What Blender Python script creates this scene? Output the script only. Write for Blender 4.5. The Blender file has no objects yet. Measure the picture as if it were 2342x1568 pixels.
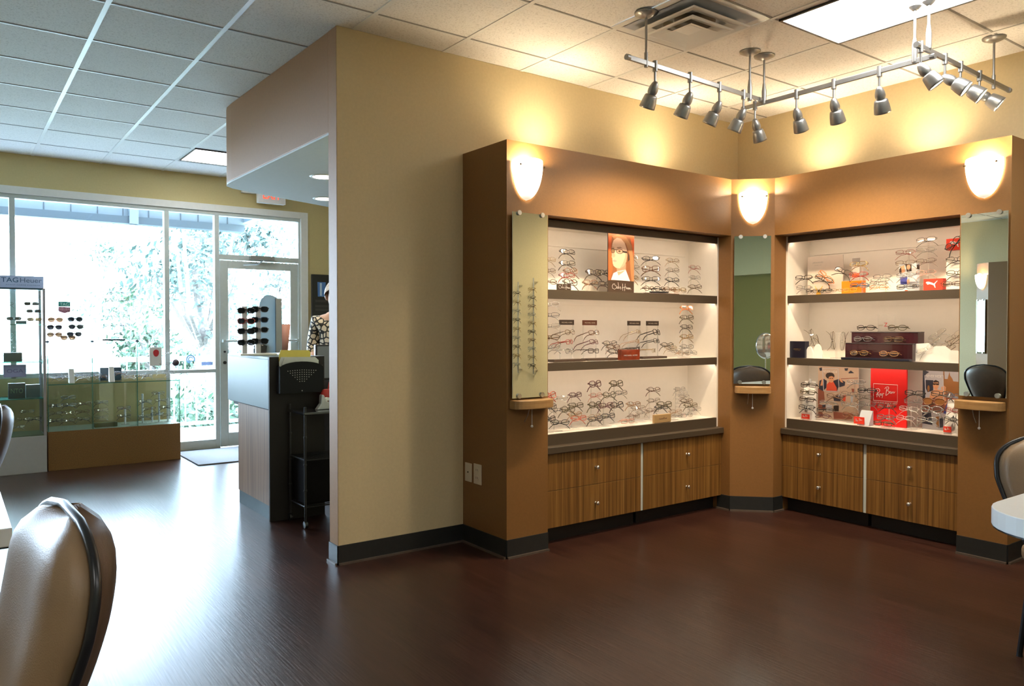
import bpy, bmesh, math, random
from mathutils import Vector, Matrix
random.seed(11)
scn = bpy.context.scene
COL = scn.collection
PI = math.pi

# ------------------------------------------------------------------ camera
F_PX, YAW, PITCH, ROLL, CAM_H = 1763.46, 0.9386, -0.01817, 0.0003, 1.313
_fw = Vector((math.cos(YAW)*math.cos(PITCH), math.sin(YAW)*math.cos(PITCH), math.sin(PITCH)))
_rt = Vector((math.sin(YAW), -math.cos(YAW), 0))
_up = _rt.cross(_fw)
_r2 = math.cos(ROLL)*_rt + math.sin(ROLL)*_up
_u2 = math.cos(ROLL)*_up - math.sin(ROLL)*_rt
cd = bpy.data.cameras.new('camera'); cam = bpy.data.objects.new('camera', cd); COL.objects.link(cam)
cd.sensor_width = 36; cd.lens = 36*F_PX/2342; cd.clip_start = 0.05; cd.clip_end = 200
cam.matrix_world = Matrix(((_r2.x, _u2.x, -_fw.x, 0), (_r2.y, _u2.y, -_fw.y, 0), (_r2.z, _u2.z, -_fw.z, CAM_H), (0, 0, 0, 1)))
scn.camera = cam

def at(px, py, ax, v):
    """world point seen at a photo pixel, on the plane  axis ax = v"""
    d = _fw + (px-1171)/F_PX*_r2 - (py-784)/F_PX*_u2
    t = (v - (0, 0, CAM_H)[ax])/d[ax]
    return Vector((0, 0, CAM_H)) + t*d

# ------------------------------------------------------------------ view, sky, exposure
scn.view_settings.view_transform = 'Standard'
scn.view_settings.look = 'None'
scn.view_settings.exposure = 0.70
scn.view_settings.gamma = 1.0
scn.view_settings.use_curve_mapping = False
world = bpy.data.worlds.new('sky'); scn.world = world; world.use_nodes = True
wn = world.node_tree.nodes; wn.clear()
_o = wn.new('ShaderNodeOutputWorld'); _b = wn.new('ShaderNodeBackground')
_b.inputs[0].default_value = (0.60, 0.79, 1.0, 1); _b.inputs[1].default_value = 33.0
world.node_tree.links.new(_b.outputs[0], _o.inputs[0])
try:
    scn.cycles.max_bounces = 10; scn.cycles.diffuse_bounces = 5; scn.cycles.glossy_bounces = 5
    scn.cycles.transparent_max_bounces = 40; scn.cycles.transmission_bounces = 6
    scn.cycles.caustics_reflective = False; scn.cycles.caustics_refractive = False
    scn.cycles.sample_clamp_indirect = 6.0
    scn.cycles.use_denoising = True
except Exception: pass

def lamp(name, kind, loc, power, color, parent=None, aim=None, **kw):
    l = bpy.data.lights.new(name, kind); l.energy = power; l.color = color
    for k, v in kw.items(): setattr(l, k, v)
    o = bpy.data.objects.new(name, l); COL.objects.link(o); o.location = loc
    if aim is not None:
        o.rotation_euler = (Vector(aim)-Vector(loc)).to_track_quat('-Z', 'Y').to_euler()
    if parent: o.parent = parent; o.location = Vector(loc)-parent.location
    return o
# daylight comes in through the shop front: sky portals in its openings
for nm, x0, x1 in (('sky_portal_a', -3.0, 0.45), ('sky_portal_b', 0.55, 3.3)):
    p = lamp(nm, 'AREA', ((x0+x1)/2, 8.98, 1.5), 1, (1, 1, 1), aim=((x0+x1)/2, 0, 1.5), shape='RECTANGLE', size=x1-x0, size_y=2.5)
    p.data.cycles.is_portal = True
WARM = (1.0, 0.78, 0.50)

# ------------------------------------------------------------------ materials
MATS = {}
def mat(name, col, rough=0.5, metal=0.0, spec=0.5, var=0.0, vscale=30, bump=0.0, bscale=200, emit=None, estr=0.0, coat=0.0):
    if name in MATS: return MATS[name]
    m = bpy.data.materials.new(name); m.use_nodes = True; MATS[name] = m
    nt = m.node_tree; n = nt.nodes; b = n['Principled BSDF']
    b.inputs['Base Color'].default_value = (*col, 1)
    b.inputs['Roughness'].default_value = rough; b.inputs['Metallic'].default_value = metal
    b.inputs['Specular IOR Level'].default_value = spec
    b.inputs['Coat Weight'].default_value = coat
    if emit: b.inputs['Emission Color'].default_value = (*emit, 1); b.inputs['Emission Strength'].default_value = estr
    tc = n.new('ShaderNodeTexCoord')
    if var:
        t = n.new('ShaderNodeTexNoise'); t.inputs['Scale'].default_value = vscale; t.inputs['Detail'].default_value = 4
        r = n.new('ShaderNodeValToRGB')
        r.color_ramp.elements[0].color = (*[c*(1-var) for c in col], 1); r.color_ramp.elements[0].position = .3
        r.color_ramp.elements[1].color = (*[min(1, c*(1+var)) for c in col], 1); r.color_ramp.elements[1].position = .7
        nt.links.new(tc.outputs['Object'], t.inputs['Vector']); nt.links.new(t.outputs[0], r.inputs[0]); nt.links.new(r.outputs[0], b.inputs['Base Color'])
    if bump:
        t = n.new('ShaderNodeTexNoise'); t.inputs['Scale'].default_value = bscale; t.inputs['Detail'].default_value = 3
        bp = n.new('ShaderNodeBump'); bp.inputs['Strength'].default_value = bump; bp.inputs['Distance'].default_value = .002
        nt.links.new(tc.outputs['Object'], t.inputs['Vector']); nt.links.new(t.outputs[0], bp.inputs['Height']); nt.links.new(bp.outputs[0], b.inputs['Normal'])
    return m

def clear_mat(name, tint=(1, 1, 1), refl=0.10, rough=0.02, body=None, k=.45):
    """thin clear glass / acrylic: mostly see-through, Fresnel-like gloss, optional faint body colour"""
    if name in MATS: return MATS[name]
    m = bpy.data.materials.new(name); m.use_nodes = True; MATS[name] = m
    nt = m.node_tree; n = nt.nodes; n.clear(); L = nt.links.new
    o = n.new('ShaderNodeOutputMaterial'); tr = n.new('ShaderNodeBsdfTransparent'); gl = n.new('ShaderNodeBsdfGlossy')
    tr.inputs[0].default_value = (*tint, 1); gl.inputs['Roughness'].default_value = rough
    lw = n.new('ShaderNodeLayerWeight'); lw.inputs[0].default_value = .35
    mm = n.new('ShaderNodeMath'); mm.operation = 'MULTIPLY_ADD'; mm.inputs[1].default_value = k; mm.inputs[2].default_value = refl*.4
    mx = n.new('ShaderNodeMixShader')
    L(lw.outputs['Fresnel'], mm.inputs[0]); L(mm.outputs[0], mx.inputs[0]); L(tr.outputs[0], mx.inputs[1]); L(gl.outputs[0], mx.inputs[2])
    out = mx
    if body:
        df = n.new('ShaderNodeBsdfDiffuse'); df.inputs[0].default_value = (*body[:3], 1)
        m2 = n.new('ShaderNodeMixShader'); m2.inputs[0].default_value = body[3]
        L(mx.outputs[0], m2.inputs[1]); L(df.outputs[0], m2.inputs[2]); out = m2
    L(out.outputs[0], o.inputs[0])
    return m

def node_mat(name):
    m = bpy.data.materials.new(name); m.use_nodes = True; MATS[name] = m
    nt = m.node_tree
    return m, nt.nodes, nt.links.new, nt.nodes['Principled BSDF']
def ramp(n, stops):
    r = n.new('ShaderNodeValToRGB'); e = r.color_ramp.elements
    while len(e) < len(stops): e.new(.5)
    for k, (p, c) in enumerate(stops): e[k].position = p; e[k].color = (*c, 1)
    return r
def mapping(n, L, scale=(1, 1, 1), rot=(0, 0, 0), coord='Object'):
    tc = n.new('ShaderNodeTexCoord'); mp = n.new('ShaderNodeMapping')
    mp.inputs['Scale'].default_value = scale; mp.inputs['Rotation'].default_value = rot
    L(tc.outputs[coord], mp.inputs[0]); return mp

cream = mat('cream_wall_paint', (0.64, 0.525, 0.315), .65, var=.03, vscale=60, bump=.25, bscale=260)
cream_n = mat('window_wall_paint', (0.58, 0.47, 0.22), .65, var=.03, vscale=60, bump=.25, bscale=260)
alcove_shade = mat('alcove_shade_paint', (0.17, 0.145, 0.030), .65, var=.03, vscale=60)  # wall green darkened to olive: the alcove's shade is put into the colour
green_wall = mat('green_wall_paint', (0.46, 0.43, 0.24), .65, var=.03, vscale=60, bump=.25, bscale=260)
tan = mat('tan_wall_paint', (0.30, 0.135, 0.040), .6, var=.04, vscale=60, bump=.25, bscale=260)
brown = mat('brown_wall_paint', (0.215, 0.103, 0.032), .42, spec=.4, var=.04, vscale=80, bump=.22, bscale=240)
soffit_white = mat('soffit_white_paint', (0.60, 0.61, 0.60), .7, var=.02)
white_lam = mat('white_laminate', (0.80, 0.75, 0.68), .38, var=.01)
dark_lam = mat('dark_speckled_laminate', (0.062, 0.046, 0.030), .42, var=.35, vscale=420)
base_mat = mat('black_rubber_base', (0.016, 0.017, 0.017), .42, var=.1, bump=.1)
toe_mat = mat('black_toe_kick', (0.008, 0.007, 0.007), .5, var=.1)
base_lip = mat('rubber_base_toe', (0.10, 0.075, 0.06), .35, var=.1)
steel = mat('brushed_nickel', (0.62, 0.60, 0.56), .28, metal=1.0, var=.04)
satin = mat('satin_silver_paint', (0.33, 0.335, 0.33), .36, metal=.75, var=.04)
chrome = mat('chrome', (0.85, 0.85, 0.85), .08, metal=1.0, var=.01)
alu = mat('window_aluminium', (0.55, 0.60, 0.57), .45, metal=.0, var=.03)
trim_white = mat('trim_white', (0.80, 0.80, 0.76), .45, var=.02)
white = mat('white_plastic', (0.82, 0.82, 0.80), .35, var=.01)
outlet_mat = mat('ivory_plastic', (0.66, 0.58, 0.46), .35, var=.01)
black = mat('black_plastic', (0.012, 0.012, 0.013), .3, var=.1)
blackm = mat('black_metal', (0.015, 0.014, 0.015), .35, metal=.3, var=.1)
glass = clear_mat('window_glass', (1, 1, 1), .04)
case_glass = clear_mat('case_glass', (0.93, 0.985, 0.965), .10)
glass_edge = clear_mat('glass_edge', (0.25, 0.60, 0.50), .2, body=(.15, .45, .38, .35))
acrylic = clear_mat('clear_acrylic', (0.99, 0.99, 0.985), .03, body=(.95, .92, .88, .10), k=.22)
lens_m = clear_mat('spectacle_lens', (0.95, 0.94, 0.92), .26)
lens_dark = clear_mat('sunglass_lens', (0.10, 0.10, 0.10), .25, body=(.012, .014, .016, .97))
lens_brown = clear_mat('brown_sunglass_lens', (0.45, 0.28, 0.15), .25, body=(.20, .085, .03, .95))
mirror_m = mat('mirror_silver', (0.80, 0.85, 0.78), .0, metal=1.0, spec=1)

# zebrano drawer veneer
zebra, n, L, b = node_mat('zebrano_veneer')
mp = mapping(n, L, (1, 1, 1))
w = n.new('ShaderNodeTexNoise'); w.inputs['Scale'].default_value = 1.0; w.inputs['Detail'].default_value = 5; w.inputs['Roughness'].default_value = .65
mp.inputs['Scale'].default_value = (90, 90, 1.2); L(mp.outputs[0], w.inputs['Vector'])
r = ramp(n, [(.30, (0.075, 0.030, 0.006)), (.45, (0.165, 0.074, 0.017)), (.6, (0.245, 0.122, 0.030)), (.75, (0.33, 0.19, 0.06))])
L(w.outputs[0], r.inputs[0]); L(r.outputs[0], b.inputs['Base Color']); b.inputs['Roughness'].default_value = .4

# desk veneer (greyer)
deskwood, n, L, b = node_mat('walnut_veneer')
mp = mapping(n, L, (90, 90, 1.5)); w = n.new('ShaderNodeTexNoise'); w.inputs['Detail'].default_value = 5; w.inputs['Scale'].default_value = 1
L(mp.outputs[0], w.inputs['Vector']); r = ramp(n, [(.3, (0.13, 0.066, 0.037)), (.7, (0.30, 0.17, 0.10))]); L(w.outputs[0], r.inputs[0]); L(r.outputs[0], b.inputs['Base Color']); b.inputs['Roughness'].default_value = .45

# pale ledge wood
ledgewood, n, L, b = node_mat('maple_ledge')
mp = mapping(n, L, (6, 6, 60)); w = n.new('ShaderNodeTexNoise'); w.inputs['Detail'].default_value = 4; w.inputs['Scale'].default_value = 1
L(mp.outputs[0], w.inputs['Vector']); r = ramp(n, [(.3, (0.28, 0.15, 0.055)), (.7, (0.42, 0.25, 0.10))]); L(w.outputs[0], r.inputs[0]); L(r.outputs[0], b.inputs['Base Color']); b.inputs['Roughness'].default_value = .4

# floor: dark red-brown wood plank vinyl
floor_m, n, L, b = node_mat('dark_wood_plank')
mp = mapping(n, L, (1/.102, 1/.92, 1)); sx = n.new('ShaderNodeSeparateXYZ'); L(mp.outputs[0], sx.inputs[0])
def mth(op, a, b=None):
    k = n.new('ShaderNodeMath'); k.operation = op
    for i, q in enumerate((a, b)):
        if q is None: continue
        if isinstance(q, (int, float)): k.inputs[i].default_value = q
        else: L(q, k.inputs[i])
    return k.outputs[0]
row = mth('FLOOR', sx.outputs[0]); wn1 = n.new('ShaderNodeTexWhiteNoise'); wn1.noise_dimensions = '1D'; L(row, wn1.inputs['W'])
seg_ = mth('FLOOR', mth('ADD', sx.outputs[1], mth('MULTIPLY', wn1.outputs['Value'], 7.0)))
cmb = n.new('ShaderNodeCombineXYZ'); L(row, cmb.inputs[0]); L(seg_, cmb.inputs[1])
wn2 = n.new('ShaderNodeTexWhiteNoise'); wn2.noise_dimensions = '2D'; L(cmb.outputs[0], wn2.inputs['Vector'])
pr = n.new('ShaderNodeMapRange'); pr.inputs[3].default_value = .30; pr.inputs[4].default_value = .66; L(wn2.outputs['Value'], pr.inputs[0])
mp2 = mapping(n, L, (26, 1.6, 1)); w = n.new('ShaderNodeTexNoise'); w.inputs['Scale'].default_value = 1.5; w.inputs['Detail'].default_value = 4; w.inputs['Roughness'].default_value = .5
L(mp2.outputs[0], w.inputs['Vector'])
mx = n.new('ShaderNodeMix'); mx.data_type = 'RGBA'; mx.inputs[0].default_value = .62
L(pr.outputs[0], mx.inputs[6]); L(w.outputs[0], mx.inputs[7])
r = ramp(n, [(.25, (0.020, 0.0075, 0.0055)), (.5, (0.037, 0.0143, 0.0098)), (.75, (0.062, 0.025, 0.017))])
L(mx.outputs[2], r.inputs[0]); L(r.outputs[0], b.inputs['Base Color'])
b.inputs['Roughness'].default_value = .285
mp3 = mapping(n, L, (110, 5, 1)); w3 = n.new('ShaderNodeTexNoise'); w3.inputs['Scale'].default_value = 1; w3.inputs['Detail'].default_value = 1; L(mp3.outputs[0], w3.inputs['Vector'])
bp = n.new('ShaderNodeBump'); bp.inputs['Strength'].default_value = .8; bp.inputs['Distance'].default_value = .0008; L(w3.outputs[0], bp.inputs['Height']); L(bp.outputs[0], b.inputs['Normal'])
b.inputs['Specular IOR Level'].default_value = .5

# ceiling tile: fine fissured speckle
tile_m, n, L, b = node_mat('acoustic_tile')
mp = mapping(n, L); w = n.new('ShaderNodeTexNoise'); w.inputs['Scale'].default_value = 95; w.inputs['Detail'].default_value = 3; w.inputs['Roughness'].default_value = .7
L(mp.outputs[0], w.inputs['Vector']); r = ramp(n, [(.33, (0.62, 0.60, 0.57)), (.45, (0.82, 0.80, 0.77)), (.7, (0.87, 0.85, 0.82))])
L(w.outputs[0], r.inputs[0]); L(r.outputs[0], b.inputs['Base Color']); b.inputs['Roughness'].default_value = .8
bp = n.new('ShaderNodeBump'); bp.inputs['Strength'].default_value = .4; bp.inputs['Distance'].default_value = .004; L(w.outputs[0], bp.inputs['Height']); L(bp.outputs[0], b.inputs['Normal'])
grid_white = mat('grid_white', (0.78, 0.78, 0.76), .3, var=.01)
grid_groove = mat('tile_groove', (0.30, 0.29, 0.28), .8, var=.05)

def leather(name, col):  # slightly worn hide
    return mat(name, col, .46, var=.06, vscale=9, bump=.35, bscale=330, spec=.5)
tan_leather = leather('tan_leather', (0.27, 0.175, 0.095))
shell_brown = mat('chair_shell_brown', (0.10, 0.062, 0.04), .45, var=.08, bump=.2, bscale=300)
piping_m = mat('chair_edge_black', (0.010, 0.011, 0.014), .32, var=.1)

def glow_mat(name, col, t=.5):
    """thin board that lets some daylight through"""
    if name in MATS: return MATS[name]
    m = bpy.data.materials.new(name); m.use_nodes = True; MATS[name] = m
    nt = m.node_tree; n = nt.nodes; n.clear(); o = n.new('ShaderNodeOutputMaterial'); a = n.new('ShaderNodeBsdfDiffuse'); b = n.new('ShaderNodeBsdfTranslucent'); x = n.new('ShaderNodeMixShader')
    a.inputs[0].default_value = (*col, 1); b.inputs[0].default_value = (*col, 1); x.inputs[0].default_value = t
    nt.links.new(a.outputs[0], x.inputs[1]); nt.links.new(b.outputs[0], x.inputs[2]); nt.links.new(x.outputs[0], o.inputs[0])
    return m
# ------------------------------------------------------------------ mesh helpers
class M:
    def __init__(s): s.v = []; s.f = []; s.mi = []; s.cur = 0
    def add(s, vs, fs):
        o = len(s.v); s.v += [Vector(p) for p in vs]; s.f += [tuple(i+o for i in f) for f in fs]; s.mi += [s.cur]*len(fs); return s
    def box(s, x0, x1, y0, y1, z0, z1):
        if x0 > x1: x0, x1 = x1, x0
        if y0 > y1: y0, y1 = y1, y0
        if z0 > z1: z0, z1 = z1, z0
        return s.add([(x0,y0,z0),(x1,y0,z0),(x1,y1,z0),(x0,y1,z0),(x0,y0,z1),(x1,y0,z1),(x1,y1,z1),(x0,y1,z1)],
              [(3,2,1,0),(4,5,6,7),(0,1,5,4),(1,2,6,5),(2,3,7,6),(3,0,4,7)])
    def prism(s, pts, z0, z1, tf=None):
        n = len(pts); area = sum(pts[i][0]*pts[(i+1)%n][1]-pts[(i+1)%n][0]*pts[i][1] for i in range(n))
        if area < 0: pts = list(reversed(pts))
        vs = [(x, y, z0) for x, y in pts]+[(x, y, z1) for x, y in pts]
        if tf: vs = [tf(*v) for v in vs]
        return s.add(vs, [tuple(range(n-1, -1, -1)), tuple(range(n, 2*n))]+[(i, (i+1)%n, n+(i+1)%n, n+i) for i in range(n)])
    def tube(s, path, r, n=8, closed=False, flat=1.0, caps=True):
        path = [Vector(p) for p in path]; k = len(path); rings = []; ref = None
        for i in range(k):
            a = path[(i-1) % k] if (closed or i > 0) else path[i]; c = path[(i+1) % k] if (closed or i < k-1) else path[i]
            t = (c-a)
            t = t.normalized() if t.length > 1e-9 else Vector((0, 0, 1))
            if ref is None:
                ref = Vector((0, 0, 1)) if abs(t.z) < .9 else Vector((1, 0, 0))
            u = ref - t*ref.dot(t)
            if u.length < 1e-6: u = t.orthogonal()
            u.normalize(); w = t.cross(u); ref = u
            rad = r[i] if isinstance(r, (list, tuple)) else r
            rings.append([path[i]+u*rad*math.cos(2*PI*j/n)+w*rad*flat*math.sin(2*PI*j/n) for j in range(n)])
        vs = [p for q in rings for p in q]; fs = []
        for i in range(k if closed else k-1):
            for j in range(n): fs.append((i*n+j, i*n+(j+1) % n, ((i+1) % k)*n+(j+1) % n, ((i+1) % k)*n+j))
        if not closed and caps: fs += [tuple(range(n-1, -1, -1)), tuple((k-1)*n+j for j in range(n))]
        return s.add(vs, fs)
    def cyl(s, a, b, r, n=16, r2=None): return s.tube([a, b], [r, r if r2 is None else r2], n)
    def lathe(s, prof, n=24, tf=None):
        vs = []; fs = []; k = len(prof)
        for (r, z) in prof:
            for j in range(n): vs.append((r*math.cos(2*PI*j/n), r*math.sin(2*PI*j/n), z))
        for i in range(k-1):
            for j in range(n): fs.append((i*n+j, i*n+(j+1) % n, (i+1)*n+(j+1) % n, (i+1)*n+j))
        if tf: vs = [tf @ Vector(v) for v in vs]
        return s.add(vs, fs)
    def quad(s, a, b, c, d): return s.add([a, b, c, d], [(0, 1, 2, 3)])
    def poly(s, pts): return s.add(pts, [tuple(range(len(pts)))])
    def grid(s, fn, nu, nv, wrap=False):
        vs = [fn(i/(nu-1), j/(nv-1)) for i in range(nu) for j in range(nv)]
        return s.add(vs, [(i*nv+j, i*nv+j+1, (i+1)*nv+j+1, (i+1)*nv+j) for i in range(nu-1) for j in range(nv-1)])
    def mesh(s, name, mats, smooth=False, off=Vector((0, 0, 0))):
        me = bpy.data.meshes.new(name); me.from_pydata([p-off for p in s.v], [], s.f)
        for m in (mats if isinstance(mats, (list, tuple)) else [mats]): me.materials.append(m)
        for p, k in zip(me.polygons, s.mi): p.material_index = k
        if smooth:
            me.polygons.foreach_set('use_smooth', [True]*len(me.polygons))
        me.update(); return me
    def obj(s, name, mats, parent=None, smooth=False, bevel=0, seg=2, local=False, subsurf=0):
        off = Vector((0, 0, 0))
        if parent is not None and not local:
            q = parent
            while q is not None: off += q.location; q = q.parent
        me = s.mesh(name, mats, smooth, off); o = bpy.data.objects.new(name, me); COL.objects.link(o)
        if parent is not None: o.parent = parent
        if bevel:
            md = o.modifiers.new('bevel', 'BEVEL'); md.width = bevel; md.segments = seg; md.limit_method = 'ANGLE'; md.angle_limit = math.radians(40)
        if subsurf:
            md = o.modifiers.new('sub', 'SUBSURF'); md.levels = subsurf; md.render_levels = subsurf
        return o
def tag(o, label=None, cat=None, group=None, kind=None):
    if label: o['label'] = label
    if cat: o['category'] = cat
    if group: o['group'] = group
    if kind: o['kind'] = kind
    return o
def thing(name, label, cat, loc=(0, 0, 0), rz=0, group=None):
    o = bpy.data.objects.new(name, None); COL.objects.link(o); o.location = loc; o.rotation_euler = (0, 0, rz)
    o.empty_display_size = .05
    return tag(o, label, cat, group)
def struct(name, m, mats, parent=None, **kw):
    return tag(m.obj(name, mats, parent, **kw), kind='structure')
def autosmooth(o, ang=40):
    o.data.polygons.foreach_set('use_smooth', [True]*len(o.data.polygons))
    md = o.modifiers.new('edges', 'EDGE_SPLIT'); md.split_angle = math.radians(ang)
    return o
def rrect(w, h, r, n=6, cx=0, cy=0):
    pts = []
    for sx, sy, a0 in ((1, 1, 0), (-1, 1, 90), (-1, -1, 180), (1, -1, 270)):
        for k in range(n+1):
            a = math.radians(a0+90*k/n); pts.append((cx+sx*(w/2-r)+r*math.cos(a), cy+sy*(h/2-r)+r*math.sin(a)))
    return pts
def text_mesh(txt, size, depth=.0004):
    """flat lettering in the local XZ plane (facing -Y), baseline at origin, centred on x; returns (M, width)"""
    c = bpy.data.curves.new('lettering', 'FONT'); c.body = txt; c.size = size; c.extrude = 0; c.align_x = 'CENTER'
    o = bpy.data.objects.new('lettering', c); COL.objects.link(o)
    dg = bpy.context.evaluated_depsgraph_get(); me = bpy.data.meshes.new_from_object(o.evaluated_get(dg))
    m = M(); m.add([(v.co.x, -depth, v.co.y) for v in me.vertices], [tuple(p.vertices) for p in me.polygons])
    bpy.data.objects.remove(o); bpy.data.curves.remove(c); bpy.data.meshes.remove(me)
    xs = [v.x for v in m.v]
    return m, (max(xs)-min(xs) if xs else 0)
# ------------------------------------------------------------------ the room
H = 2.982; W1 = 4.014; W2 = 5.23; EX = 1.742; CT = 2.386; YW = 8.75; XL = -3.4; YB = -3.2
struct('floor', M().box(XL-.1, W2+.1, YB-.1, YW+.12, -.1, 0), floor_m)
VX0, VX1, VY0, VY1 = 2.99, 3.56, 2.56, 3.12      # opening for the air diffuser
ceil = struct('ceiling', M().box(XL-.1, W2+.1, YB-.9, VY0, H, H+.08).box(XL-.1, W2+.1, VY1, YW+.12, H, H+.08).box(XL-.1, VX0, VY0, VY1, H, H+.08).box(VX1, W2+.1, VY0, VY1, H, H+.08), tile_m)
gx = [.682+.583*k for k in range(-7, 9)]
gy = [2.536-.612*k for k in range(9, 0, -1)]+[2.536, 3.15, 3.745]+[4.4245+.622*k for k in range(7)]
g = M()
for x in gx:
    g.box(x-.013, x+.013, YB, 1.30 if 3.7 < x < 4.1 else YW, H-.004, H+.002)
    if 3.7 < x < 4.1: g.box(x-.013, x+.013, 2.54, YW, H-.004, H+.002)
struct('ceiling_grid', g, grid_white, ceil)
g = M()
for y in gy:
    g.box(XL, W2, y-.006, y+.006, H-.0025, H+.002)
struct('ceiling_groove', g, grid_groove, ceil)
g = M()
for y in gy:
    g.box(XL, W2, y+.006, y+.018, H-.0028, H+.002)
struct('ceiling_cross_grid', g, grid_white, ceil)

struct('wall_right', M().box(W2, W2+.12, YB-.1, YW, 0, H), cream)
pw = M().box(EX, W2, W1, W1+.118, 0, H); pw.mi[5] = 1
struct('wall_partition', pw, [cream, tan], bevel=.004)
struct('wall_left', M().box(XL-.12, XL, YB-.1, YW, 0, H), cream)
# green wall behind the camera with a low alcove
wb = struct('wall_back', M().box(XL, -1.6, YB-.15, YB, 0, H).box(.75, W2, YB-.15, YB, 0, H).box(-1.6, .75, YB-.15, YB, 2.26, H), green_wall)
struct('alcove_lining', M().box(XL, W2, YB-.25, YB-.15, 0, H), alcove_shade, wb)
# shop-front wall: band over the glass, knee wall under the left panes, pier right of the door
wf = M().box(XL, 3.43, YW, YW+.12, 2.672, H).box(3.43, W2, YW, YW+.12, 0, H).box(XL, 1.868, YW, YW+.12, 0, .835)
struct('wall_window', wf, cream_n)

# soffit over the reception desk: tan sides, white underside with a thin lip
plan = [(EX, 4.125), (1.712, 5.86), (1.716, 5.98), (1.735, 6.06), (1.80, 6.13), (2.08, 6.27), (2.51, 6.44), (2.76, 6.55), (3.6, 6.85), (W2, 7.2), (W2, 4.125)]
so = struct('wall_soffit', M().prism(plan, 2.414, H), tan, bevel=.006)
struct('soffit_underside', M().prism([(x, y) for x, y in plan], 2.402, 2.4135), soffit_white, so)
SZ = 2.402
# brown display surround: left pillar + fascia + chamfered corner post + right fascia + right pillar
CY, CX, NL, DX, CH = 3.553, 4.768, 2.866, 4.555, 1.985
C2Y = 1.824; N2R = 2.091; CHY = CY-(CX-DX)
br = M()
br.box(2.565, NL, CY, W1, 0, CT)                       # left pillar
br.box(NL, DX, CY, W1, CH, CT)                         # fascia over left niche
br.prism([(DX, CY), (CX, CHY), (W2, CHY), (W2, W1), (DX, W1)], 0, CT)   # corner post
br.box(CX, W2, N2R, CHY, CH-.004, CT)                  # fascia over right niche
br.box(CX, W2, C2Y, N2R, 0, CT)                        # right pillar
struct('wall_display_surround', br, brown)
# rubber base: black band and a lighter toe bead
def base_run(name, pts, h=.107, t=.006):
    m = M(); q = M()
    for (a, b2) in zip(pts[:-1], pts[1:]):
        a = Vector((*a, 0)); b2 = Vector((*b2, 0)); d = (b2-a).normalized(); nrm = Vector((d.y, -d.x, 0))
        for mm, tt, z0, z1 in ((m, t, 0, h), (q, t+.012, 0, .011)):
            p = [a, b2, b2+nrm*tt+d*0, a+nrm*tt]
            mm.add([(*v.xy, z0) for v in p]+[(*v.xy, z1) for v in p], [(0, 1, 2, 3), (7, 6, 5, 4), (0, 4, 5, 1), (1, 5, 6, 2), (2, 6, 7, 3), (3, 7, 4, 0)])
    o = struct(name, m, base_mat); struct('base_toe', q, base_lip, o)
base_run('baseboard_partition', [(EX, W1+.118), (EX, W1), (2.565, W1), (2.565, CY), (NL, CY)])
base_run('baseboard_corner', [(DX, CY+.11), (DX, CY), (CX, CHY), (CX+.11, CHY)])
base_run('baseboard_right', [(CX, N2R), (CX, C2Y), (W2, C2Y), (W2, YB)])

# ------------------------------------------------------------------ shop front (windows, door)
fr = M()
fz0, fz1 = 2.575, 2.672
Y0, Y1 = YW+.01, YW+.09
w1 = thing('window_1', None, None, (0, YW, 0)); w1['kind'] = 'structure'
def bar(m, x0, x1, z0, z1, y0=Y0, y1=Y1): m.box(x0, x1, y0, y1, z0, z1)
m = M(); bar(m, XL, 3.43, 2.60, 2.672, YW-.012, Y1); struct('trim_head', m, trim_white, w1)
m = M(); bar(m, XL, 3.43, 2.56, 2.60)
for x in (-2.4, -1.0, .51, 1.886, 2.40): bar(m, x-.024, x+.024, 0 if x > 1.8 else .835, 2.56)
bar(m, XL, 1.862, .835, .88); bar(m, 1.91, 2.376, .835, .872); bar(m, 1.91, 2.376, 0, .10); bar(m, 2.424, 3.32, 2.08, 2.136)
bar(m, 3.32, 3.345, 0, 2.56)
struct('window_frame', m, alu, w1, bevel=.003)
m = M(); bar(m, 3.345, 3.43, 0, 2.60, YW-.012, Y1); struct('window_jamb', m, trim_white, w1)
for x0, x1, z0, z1 in ((XL, -2.424, .88, 2.56), (-2.376, -1.024, .88, 2.56), (-.976, .486, .88, 2.56), (.534, 1.862, .88, 2.56), (1.91, 2.376, .872, 2.56), (1.91, 2.376, .10, .835), (2.424, 3.32, 2.136, 2.56)):
    struct('window_pane', M().box(x0, x1, YW+.046, YW+.052, z0, z1), glass, w1)
d1 = thing('door_1', None, None, (2.424, YW+.05, 0)); d1['kind'] = 'structure'
m = M(); d0, dd = YW+.015, YW+.06
m.box(2.43, 2.52, d0, dd, .01, 2.07); m.box(3.225, 3.315, d0, dd, .01, 2.07); m.box(2.52, 3.225, d0, dd, 1.985, 2.07); m.box(2.52, 3.225, d0, dd, .01, .16)
struct('door_frame', m, alu, d1, bevel=.003)
struct('door_pane', M().box(2.52, 3.225, YW+.035, YW+.041, .16, 1.985), glass, d1)
m = M().tube([(2.45, YW-.06, 1.18), (3.29, YW-.06, 1.18)], .012, 10).box(2.44, 2.47, YW-.07, d0, 1.165, 1.195).box(3.27, 3.30, YW-.07, d0, 1.165, 1.195)
struct('push_bar', m, alu, d1)
m = M().box(2.75, 3.02, YW-.045, d0, 2.09, 2.135).tube([(2.9, YW-.03, 2.09), (2.80, YW-.14, 2.03), (2.68, YW-.01, 2.03)], .008, 8)
struct('door_closer', m, satin, d1)
m = M().cyl((2.475, YW, .94), (2.475, YW+.02, .94), .018).cyl((2.475, YW, 1.06), (2.475, YW+.02, 1.06), .012)
struct('door_lock', m, black, d1)
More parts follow.
